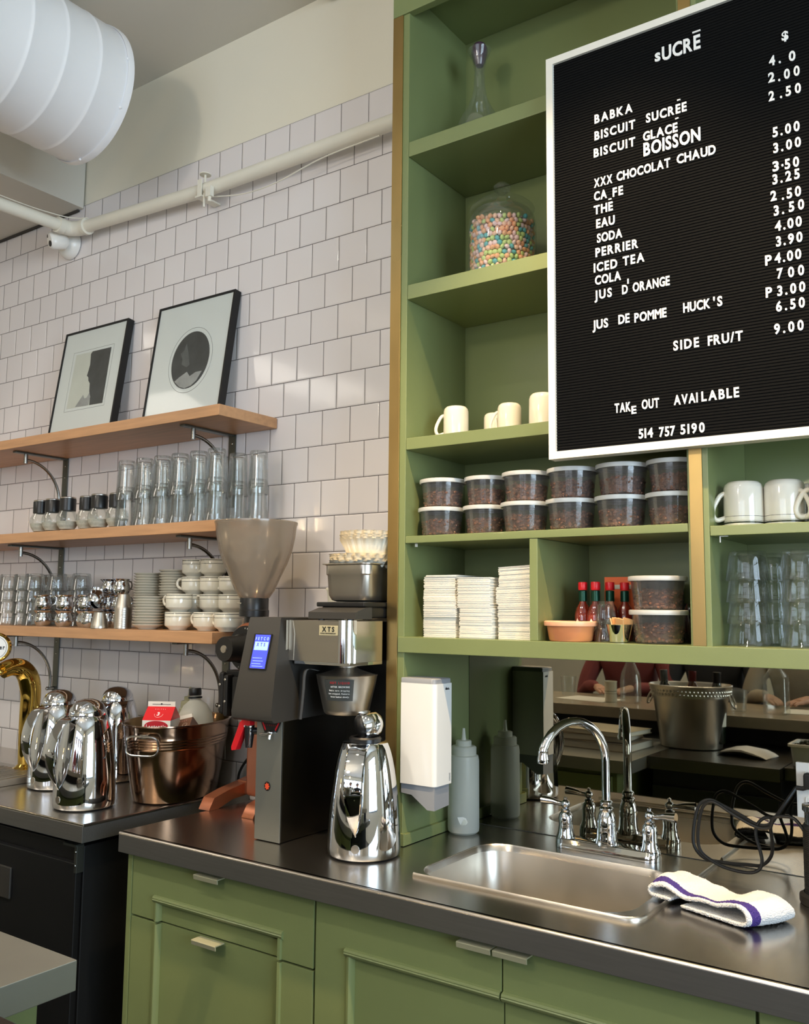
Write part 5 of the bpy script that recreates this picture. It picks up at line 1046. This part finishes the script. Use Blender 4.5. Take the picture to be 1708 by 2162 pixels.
# ------------------------------------------------------------ cord, outlet and dark upright thing at the counter's far end
CORD = [(1.512, -.002, 1.100), (1.495, -0.02, 1.071), (1.478, -0.023, 1.044), (1.462, -0.026, 1.021), (1.435, -0.029, 1.018), (1.402, -0.032, 1.034), (1.368, -0.035, 1.049), (1.34, -0.038, 1.059), (1.32, -0.041, 1.05), (1.31, -0.044, 1.027), (1.304, -0.048, 0.987), (1.307, -0.051, 0.956), (1.329, -0.054, 0.936), (1.369, -0.057, 0.934), (1.425, -0.06, 0.938), (1.453, -0.063, 0.943), (1.472, -0.066, 0.965), (1.476, -0.069, 0.993), (1.474, -0.072, 1.023), (1.477, -0.075, 1.043), (1.466, -0.079, 1.045), (1.453, -0.082, 1.034), (1.447, -0.084, 1.017), (1.449, -0.087, 1.0), (1.456, -0.09, 0.979), (1.46, -0.093, 0.958), (1.453, -0.095, 0.94), (1.431, -0.098, 0.932), (1.39, -0.101, 0.935), (1.36, -0.104, 0.946), (1.337, -0.107, 0.964), (1.333, -0.109, 0.995), (1.339, -0.112, 1.035), (1.35, -0.115, 1.062), (1.372, -0.118, 1.071), (1.413, -0.121, 1.051), (1.458, -0.123, 1.033), (1.485, -0.126, 1.036), (1.494, -0.129, 1.057), (1.515, -0.132, 1.063), (1.534, -0.134, 1.062), (1.548, -0.137, 1.049), (1.559, -0.14, 1.034)]
o = B().tube(spline(CORD, 4), .0036, 8).obj('electric_cable', BLACKM); tag(o, 'black electric cable coiled against the mirror at the far end of the sink', 'cable')
t = thing('wall_outlet', (1.545, .0215, 1.085), 'white duplex outlet with a black plug, set on the mirror', 'outlet', 'wall outlets')
B().box(-.036, .036, -.005, 0, -.050, .066, bev=.0015).obj('cover_plate', WPLAST, t)
b = B()
for z in (-.024, .030): b.box(-.017, .017, -.0075, -.005, z-.019, z+.019, bev=.003)
b.obj('receptacle', WPLAST, t); b = B()
for z in (-.024,): b.box(-.009, -.0065, -.0082, -.0074, z-.004, z+.007).box(.0065, .009, -.0082, -.0074, z-.004, z+.006).lathe([(0, 0), (.0032, 0), (.0032, .0008), (0, .0008)], 14, mtx=Matrix.Translation((0, -.0074, z+.0125)) @ rx)
b.obj('socket_slot', BLACKM, t)
b = B(); b.box(-.017, .014, -.034, -.008, .014, .048, bev=.006).tube([(0, -.02, .022), (-.02, -.022, .014), (-.033, -.0235, .015)], .005, 8); b.obj('plug', BLACKM, t)
t = thing('stick_blender', (1.592, -.150, .9105), 'black ribbed upright appliance at the edge of the counter by the outlet', 'appliance')
B().lathe([(0, 0), (.046, 0), (.048, .004), (.048, .016), (.040, .020), (.040, .022)], 36).obj('appliance_foot', BLACKM, t)
pr = [(.038, .020)]
for k in range(34): pr += [(.0385, .022+.0036*k), (.0375, .0236+.0036*k)]
B().lathe(pr+[(.038, .146), (.036, .15), (0, .15)], 36).obj('ribbed_grip', BLACKM, t)
B().lathe([(0, .150), (.034, .150), (.034, .172), (.038, .176), (.038, .186), (.02, .190), (0, .190)], 36).obj('clear_top', M('dark_glass_top', (40, 44, 44), .08, coat=1), t)
# ------------------------------------------------------------ island with the raised bar behind the photographer's side (seen at lower left and in the mirror)
b = B(); b.box(-1.7, .668, -1.98, -1.171, .862, .91, bev=.002); o = b.obj('island_counter', PANELM); tag(o, 'stainless island counter whose corner enters the picture at the lower left', 'counter')
b = B(); b.box(.6695, 1.160, -1.98, -1.356, .862, .91, bev=.002); o = b.obj('island_counter', STEELD); tag(o, 'darker set-back stainless island counter under the ice bucket', 'counter')
b = B(); b.box(1.162, 2.1, -1.98, -1.42, .862, .908, bev=.002); o = b.obj('island_counter', STEELD); tag(o, 'end section of the stainless island counter under the bus tubs', 'counter')
t = thing('island_cabinet', (0, 0, 0), 'green island base under the stainless counter, facing the sink', 'cabinet')
B().box(-1.65, .607, -1.97, -1.200, .02, .861).obj('carcass', GREEN, t)
b = B(); b.box(-.62, .05, -1.2, -1.186, .12, .845, bev=.002).box(.06, .59, -1.2, -1.186, .12, .845, bev=.002); b.obj('door', GREEN, t)
b = B(); b.box(.12, .40, -1.186, -1.180, .70, .78, bev=.002); b.obj('drawer_opening', BLACKM, t)
t = thing('undercounter_fridge', (.92, -1.7, 0), 'black undercounter fridge under the island, seen only in the mirror', 'fridge')
B().box(-.245, .235, -.26, .30, .05, .858, bev=.003).obj('body', BLACKM, t); B().box(-.240, .230, .301, .325, .08, .80, bev=.004).obj('door', BLACK, t)
B().lathe([(0, 0), (.022, 0), (.02, .004), (0, .005)], 24, mtx=Matrix.Translation((.0, .325, .74)) @ Matrix.Rotation(rad(-90), 4, 'X')).obj('badge', STEELP, t)
t = thing('bar_counter', (0, 0, 0), 'pale stone bar top on a dark front, seen in the mirror', 'bar counter')
B().box(-1.7, 2.1, -2.42, -1.85, .985, 1.035, bev=.004).obj('bar_top', STONE, t)
B().box(-1.7, 2.1, -2.20, -1.99, .02, .984).obj('bar_front', BLACKM, t)
# ice bucket with wine bottles
t = thing('ice_bucket', (.735, -1.700, .9105), 'large oval steel ice bucket with a beaded rim and ring handles', 'bucket')
L_ = []
for z, a, b_ in ((0, .118, .095), (.004, .124, .10), (.012, .125, .101), (.20, .152, .128), (.205, .157, .133), (.212, .158, .134), (.242, .163, .139), (.25, .168, .144), (.256, .170, .146), (.259, .166, .142), (.25, .158, .134), (.20, .148, .124), (.02, .12, .097)): L_.append(ell(a, b_, z, 56))
B().loft(L_).obj('bucket_body', STEELP, t)
b = B()
for k in range(64):
    q = 2*pi*k/64; b.sphere((.161*cos(q), .137*sin(q), .221+.0), .0062, 1).sphere((.1625*cos(q+.05), .1385*sin(q+.05), .235), .0062, 1)
b.obj('beaded_band', STEELP, t)
for s in (-1, 1): B().tube([(s*.163+s*.010*(1-cos(q)), .026*sin(q), .222-.026+.026*cos(q)) for q in [2*pi*i/24 for i in range(25)]], .0042, 8, cap=False).obj('ring_handle', STEELP, t)
def wine(loc, col, cap, lab, tilt, h=.288):
    t = thing('wine_bottle', loc, lab, 'bottle', 'wine bottles in the ice bucket', rot=(rad(tilt[0]), rad(tilt[1]), 0))
    B().lathe([(0, 0), (.034, 0), (.037, .004), (.037, .18), (.033, .205), (.018, .235), (.0145, .25), (.0145, h-.02), (0, h-.02)], 32).obj('bottle_glass', col, t)
    B().lathe([(.0152, h-.075), (.0158, h-.074), (.0158, h-.008), (.0168, h-.006), (.0165, h), (0, h)], 28).obj('foil_cap', cap, t)
    B().lathe([(.0373, .07), (.0375, .071), (.0375, .15), (.0373, .151)], 28).obj('wine_label', PAPER, t)
DGL = M('dark_green_bottle_glass', (20, 30, 20), .08, coat=1); AMB = M('amber_bottle_glass', (86, 46, 22), .08, coat=1)
wine((.632, -1.715, .935), DGL, M('clear_cap_film', (96, 96, 92), .3), 'dark wine bottle with a pale capped neck at the handle side of the bucket', (0, -3))
wine((.735, -1.700, .935), AMB, M('red_foil', (92, 24, 24), .35, .4), 'amber wine bottle with a red foil neck in the middle of the bucket', (4, 1))
wine((.838, -1.700, .935), DGL, M('black_foil', (26, 22, 24), .35, .3), 'wine bottle with a thick black foil neck by the folded cloth', (0, 2))
# papers, books, cloth, tubs
def book(loc, sx, sy, h, rz, mat, lab, nm='book'):
    t = thing(nm, loc, lab, 'book', 'books and papers on the island counter', rz=rz)
    B().box(-sx/2, sx/2, -sy/2, sy/2, 0, .002).box(-sx/2, sx/2, -sy/2, sy/2, h-.002, h).box(-sx/2, -sx/2+.002, -sy/2, sy/2, 0, h).obj('cover', mat, t)
    B().box(-sx/2+.002, sx/2-.004, -sy/2+.004, sy/2-.004, .002, h-.002).obj('page_block', PAPER, t)
book((.43, -1.50, .9105), .34, .25, .030, .06, M('grey_book_cover', (150, 142, 130), .5), 'thick grey book at the bottom of the pile on the island')
book((.40, -1.51, .9410), .32, .24, .026, -.05, M('brown_book_cover', (112, 98, 84), .5), 'brown book lying in the middle of the island pile')
book((.44, -1.50, .9675), .30, .23, .018, .14, M('cream_book_cover', (200, 188, 160), .5), 'thin cream book on top of the island pile')
b = B(); lp = []
for x, z, th in ((-.10, .003, .004), (-.085, .012, .012), (-.04, .022, .022), (.0, .026, .026), (.05, .020, .02), (.085, .010, .01), (.10, .003, .004)): lp.append([(x, y*(1+.2*sin(x*30)), max(.0005, z+(.5 if k_ else -.95)*th*(1-abs(y)/.075))) for k_, ys in ((0, (-.06, -.03, 0, .03, .06)), (1, (.06, .03, 0, -.03, -.06))) for y in ys])
o = b.loft(lp).obj('folded_cloth', TERRY); o.location = (.985, -1.60, .9105); o.rotation_euler = (0, 0, .15); tag(o, 'crumpled cream cloth lying beside the ice bucket on the island', 'cloth')
def bus(x, y, lab):
    t = thing('food_container', (x, y, .9085), lab, 'container', 'white food containers on the island')
    L_ = [[(u, v, z) for u, v in rrect(hx, hy, .01, 4)] for hx, hy, z in ((.052, .07, 0), (.058, .078, .070), (.066, .086, .071), (.066, .086, .080), (.056, .076, .080), (.050, .068, .005))]
    B().loft(L_).obj('container_body', WPLAST, t); return t
bus(1.232, -1.545, 'white plastic container of dark greens at the island end'); bus(1.372, -1.545, 'white plastic container next to the greens on the island')
b = B(); rnd = random.Random(2)
for k in range(150):
    q, r = rnd.random()*6.28, rnd.random()**.5*.05; b.sphere((r*cos(q), r*sin(q)*1.3, rnd.random()*.035*(1-r/.07)), rnd.uniform(.006, .011), 1, (1, rnd.uniform(.5, 1), rnd.uniform(.4, .9)), rot=Matrix.Rotation(rnd.random()*3, 3, 'X'))
o = b.obj('leafy_greens', M('dark_leafy_green', (44, 50, 28), .5, var=.4, vscale=80)); o.location = (1.232, -1.545, .968); tag(o, 'dark leafy greens heaped in the white container on the island', 'greens', kind='stuff')
# things on the bar
up = B().lathe([(0, .001), (.030, 0), (.033, .003), (.041, .093), (.0405, .0945), (.039, .093), (.0312, .012), (0, .010)], 32).obj('water_glass', JARG)
for x, y, lab in ((-.083, -2.27, 'upright water glass on the bar nearest the soap dispenser reflection'), (.843, -2.03, 'upright half-full water glass on the bar beside the square bottle')):
    place(up, (x, y, 1.0355), lab, 'water glasses on the bar', 'glass')
o = B().lathe([(0, 0), (.028, 0), (.029, .003), (.029, .092), (.0305, .095), (.0305, .099), (.0285, .1), (.0275, .096), (.0275, .004), (0, .004)], 32).obj('ceramic_jar', CUPM); o.location = (.240, -2.05, 1.0355); tag(o, 'cream ceramic jar with a dark line on the bar', 'jar')
o = B().lathe([(0, 0), (.045, 0), (.050, .01), (.050, .10), (.044, .14), (.022, .19), (.018, .22), (.0195, .24), (.018, .24), (.0165, .22), (.0205, .19), (.042, .14), (.048, .10), (.048, .01), (0, .004)], 36).obj('round_carafe', JARG); o.location = (.332, -2.07, 1.0355); tag(o, 'round clear water carafe on the bar beside the cream jar', 'carafe')
o = B().loft([[(x, y, z) for x, y in rrect(r, r, q, 5)] for r, q, z in ((.045, .012, 0), (.048, .012, .004), (.048, .012, .15), (.044, .014, .165), (.020, .018, .195), (.017, .0165, .21), (.017, .0165, .24), (.0195, .0185, .245), (.0155, .015, .245), (.0155, .015, .21), (.042, .014, .163), (.046, .012, .15), (.046, .012, .006))]).obj('square_bottle', JARG); o.location = (1.003, -2.03, 1.0355); tag(o, 'square clear water bottle on the bar by the grey sweater', 'bottle')
o = B().lathe([(0, .0), (.035, 0), (.040, .02), (.038, .08), (.045, .13), (.0435, .13), (.0365, .08), (.038, .02), (0, .004)], 28).obj('glass_vase', JARG); o.location = (-.275, -2.33, 1.0355); tag(o, 'small clear vase at the far end of the bar', 'vase')
for x, y, rz, lab in ((.10, -2.12, .2, 'paper menu lying on the bar beside the cream jar'), (1.15, -2.18, -.1, 'paper placemat on the bar behind the square bottle')):
    o = B().box(-.14, .14, -.10, .10, 0, .0012).obj('paper_menu', PAPER); o.location = (x, y, 1.0355); o.rotation_euler = (0, 0, rz); tag(o, lab, 'paper', 'papers on the bar')
# ------------------------------------------------------------ guests seated at the bar (their middles show in the mirror)
def skin_body(name, verts, edges, radii, mat, par, levels=2):
    me = bpy.data.meshes.new(name); me.from_pydata(verts, edges, []); me.materials.append(mat)
    o = bpy.data.objects.new(name, me); COL.objects.link(o); o.parent = par
    sk = o.modifiers.new('skin', 'SKIN'); sk.use_smooth_shade = True
    for i, v in enumerate(me.skin_vertices[0].data): r = radii[i]; v.radius = r if isinstance(r, tuple) else (r, r); v.use_root = (i == 0)
    su = o.modifiers.new('sub', 'SUBSURF'); su.levels = su.render_levels = levels; return o
SKIN = M('skin', (206, 158, 132), .5, var=.03, sub=.1)
def person(x, y, rz, label, top, trousers, hair, lean=0.0):
    t = thing('person', (x, y, 0), label, 'person', 'guests seated at the bar', rz=rz)       # faces local +Y
    Z = .74                                                                                    # seat height of the stool
    V = [(0, 0, Z+.06), (0, .005, Z+.20), (0, .01+lean*.3, Z+.36), (0, .02+lean*.6, Z+.50), (0, .03+lean, Z+.575), (0, .045+lean, Z+.63)]; R_a = [(.155, .12), (.135, .105), (.155, .115), (.15, .10), (.062, .06), (.052, .052)]
    E_ = [(0, 1), (1, 2), (2, 3), (3, 4), (4, 5)]
    hands = []
    for s in (-1, 1):
        n = len(V); V += [(s*.165, .02+lean*.6, Z+.51), (s*.225, .09+lean*.4, Z+.36), (s*.235, .13+lean*.4, Z+.26), (s*.17, .26, Z+.325), (s*.10, .345, Z+.335)]; R_a += [.062, .05, .047, .038, .030]
        E_ += [(3, n), (n, n+1), (n+1, n+2), (n+2, n+3), (n+3, n+4)]; hands.append((s, V[-1]))
    skin_body('clothed_torso', V, E_, R_a, top, t)
    V = [(0, 0, Z+.09)]; R_a = [(.16, .13)]; E_ = []
    for s in (-1, 1):
        n = len(V); V += [(s*.09, .03, Z+.07), (s*.11, .25, Z+.075), (s*.115, .43, Z+.06), (s*.11, .41, Z-.16), (s*.105, .36, Z-.36), (s*.105, .40, Z-.41), (s*.11, .50, Z-.42)]; R_a += [.088, .078, .062, .052, .04, .04, .032]
        E_ += [(0, n)]+[(n+i, n+i+1) for i in range(6)]
    skin_body('trousers', V, E_, R_a, trousers, t)
    hz = Z+.63; hy = .05+lean
    V = [(0, hy-.005, hz), (0, hy, hz+.05), (0, hy+.012, hz+.095), (0, hy+.008, hz+.15), (0, hy+.0, hz+.205), (0, hy+.085, hz+.095), (0, hy+.105, hz+.125)]
    skin_body('head', V, [(0, 1), (1, 2), (2, 3), (3, 4), (2, 5), (3, 6)], [(.05, .05), (.055, .058), (.066, .075), (.073, .088), (.055, .07), (.022, .02), (.010, .012)], SKIN, t)
    b = B(); b.sphere((0, hy-.012, hz+.175), .098, 3, (.86, 1.03, .86)).sphere((0, hy-.052, hz+.11), .07, 2, (1.08, .8, 1.2)); b.obj('hair', hair, t)
    for s in (-1, 1):
        B().sphere((s*.031, hy+.088, hz+.142), .0105, 2).obj('eye', WPLAST, t); B().sphere((s*.080, hy, hz+.125), .021, 2, (.4, .8, 1.3)).obj('ear', SKIN, t)
    B().sphere((0, hy+.092, hz+.072), .019, 2, (1.2, .35, .35)).obj('mouth', M('lips', (160, 92, 84), .5) if 'lips' not in bpy.data.materials else bpy.data.materials['lips'], t)
    for s, w in hands:
        V = [w, (w[0]-s*.025, w[1]+.035, w[2]-.006), (w[0]-s*.045, w[1]+.060, w[2]-.014)]; R_a = [.027, (.032, .020), (.030, .016)]; E_ = [(0, 1), (1, 2)]
        for k, (du, ln) in enumerate(((-.024, .055), (-.008, .064), (.008, .060), (.023, .046))):
            n = len(V); bx_, by_, bz_ = V[2]; dx_, dy_ = du*.8, du*s*.5
            V += [(bx_+dx_, by_+.006+dy_, bz_), (bx_+dx_-s*ln*.35, by_+dy_+ln*.45, bz_-.003), (bx_+dx_-s*ln*.62, by_+dy_+ln*.72, bz_-.016)]; R_a += [.0095, .0088, .0075]; E_ += [(2, n), (n, n+1), (n+1, n+2)]
        n = len(V); V += [(V[1][0]-s*.028, V[1][1]-.002, V[1][2]-.004), (V[1][0]-s*.052, V[1][1]+.018, V[1][2]-.010)]; R_a += [.011, .0088]; E_ += [(1, n), (n, n+1)]
        skin_body('hand', V, E_, R_a, SKIN, t, 1)
    st = thing('bar_stool', (x, y, 0), 'black bar stool under the guest '+label.split(' ', 1)[1].replace('person ', '')[:60].rsplit(' ', 1)[0], 'stool', 'bar stools', rz=rz)
    B().lathe([(0, .64), (.17, .64), (.18, .655), (.17, .69), (0, .695)], 32).obj('seat', BLACKM, st)
    for a in (45, 135, 225, 315): B().tube([(.13*cos(rad(a)), .13*sin(rad(a)), .64), (.21*cos(rad(a)), .21*sin(rad(a)), 0)], .012, 8).obj('leg', IRON, st)
HB, HD = M('brown_hair', (74, 52, 38), .6, var=.3, vscale=60), M('dark_hair', (34, 28, 26), .6, var=.3, vscale=60)
person(.07, -2.78, -.1, 'person in a dusty red top leaning on the bar', M('dusty_red_fabric', (132, 62, 60), .8, bump=.3), M('dark_trousers', (40, 42, 50), .8), HB, .03)
person(.53, -2.80, -.02, 'person in a charcoal ribbed top seated behind the ice bucket', M('charcoal_fabric', (52, 52, 56), .85, bump=.3), bpy.data.materials['dark_trousers'], HD)
person(.97, -2.76, 0, 'person in a grey beige sweater seated beside the square bottle', M('grey_beige_wool', (168, 158, 140), .9, bump=.5), bpy.data.materials['dark_trousers'], HB, .02)
person(1.43, -2.78, .05, 'person in a black top seated at the bar end', M('black_fabric', (30, 30, 32), .85, bump=.3), bpy.data.materials['dark_trousers'], HD)
# lamps: track heads, a long pendant and small bare bulbs over the room
t = thing('track_light', (0, -1.0, 3.40), 'black ceiling track with spot heads in front of the shelving', 'light')
B().box(-1.0, 2.3, -.018, .018, .045, .074).obj('track_rail', BLACK, t)
for x, y in ((1.25, -1.0), (.42, -1.02), (2.05, -1.0)): B().tube([(x, 0, .045), (x, 0, .0)], .008, 10).tube([(x, -.02, .03), (x, .012, -.065)], .032, 20).obj('spot_head', BLACK, t)
t = thing('linear_pendant', (-3.25, -4.1, 3.10), 'long white linear pendant lamp at the back of the room', 'light')
B().box(-.62, .62, -.05, .05, .0, .06, bev=.004).tube([(-.5, 0, .06), (-.5, 0, .37)], .003, 6).tube([(.5, 0, .06), (.5, 0, .37)], .003, 6).obj('lamp_housing', WPLAST, t)
B().box(-.60, .60, -.04, .04, -.006, 0).obj('lamp_diffuser', M('lit_diffuser', (255, 250, 240), .4, emit=(255, 248, 236), estr=22, var=0), t)
for k, lx in enumerate((-.9, .2, 1.3)):
    o = B().lathe([(.052, -.026), (.075, -.030), (.080, -.024), (.080, .034), (.052, .034)], 32).obj('ceiling_downlight', WPLAST); o.location = (lx, -2.1, 3.44)  # housings made up for the added overhead lights
    tag(o, 'round white ceiling downlight, %s from the duct side' % ORD[k], 'light', 'round ceiling downlights')
t = thing('globe_pendant', (.6, -3.3, 2.85), 'opal glass globe pendant over the guests at the bar', 'light')  # unseen globe added around the fill light for the upper wall
B().tube([(0, 0, .155), (0, 0, .62)], .006, 8).lathe([(0, .15), (.03, .15), (.03, .17), (0, .175)], 20).obj('lamp_stem', BLACK, t)
B().sphere((0, 0, 0), .155, 4).obj('lamp_globe', thin('opal_globe', (.97, .95, .9), (.95, .92, .85), .25, .1, .3), t)
for i, (x, y, z) in enumerate(((-2.33, -2.8, 2.18), (-3.6, -2.9, 1.15), (-.9, -3.6, 2.3), (.9, -3.4, 2.3), (2.5, -3.6, 2.3))):
    t = thing('bare_bulb_pendant', (x, y, z), '%s bare bulb pendant hanging over the guests' % ORD[i], 'light', 'bare bulb pendants')
    B().lathe([(0, -.06), (.022, -.052), (.030, -.03), (.024, 0), (.013, .02), (.012, .03), (0, .03)], 24).obj('bulb', LAMPG, t)
    B().lathe([(.014, .02), (.016, .022), (.016, .065), (.004, .07), (0, .07)], 20).tube([(0, 0, .068), (0, 0, 3.47-z)], .003, 6).obj('lamp_holder', BLACK, t)
    bulb('bare_bulb_light', (x, y, z-.12), 6, WARM, .03)
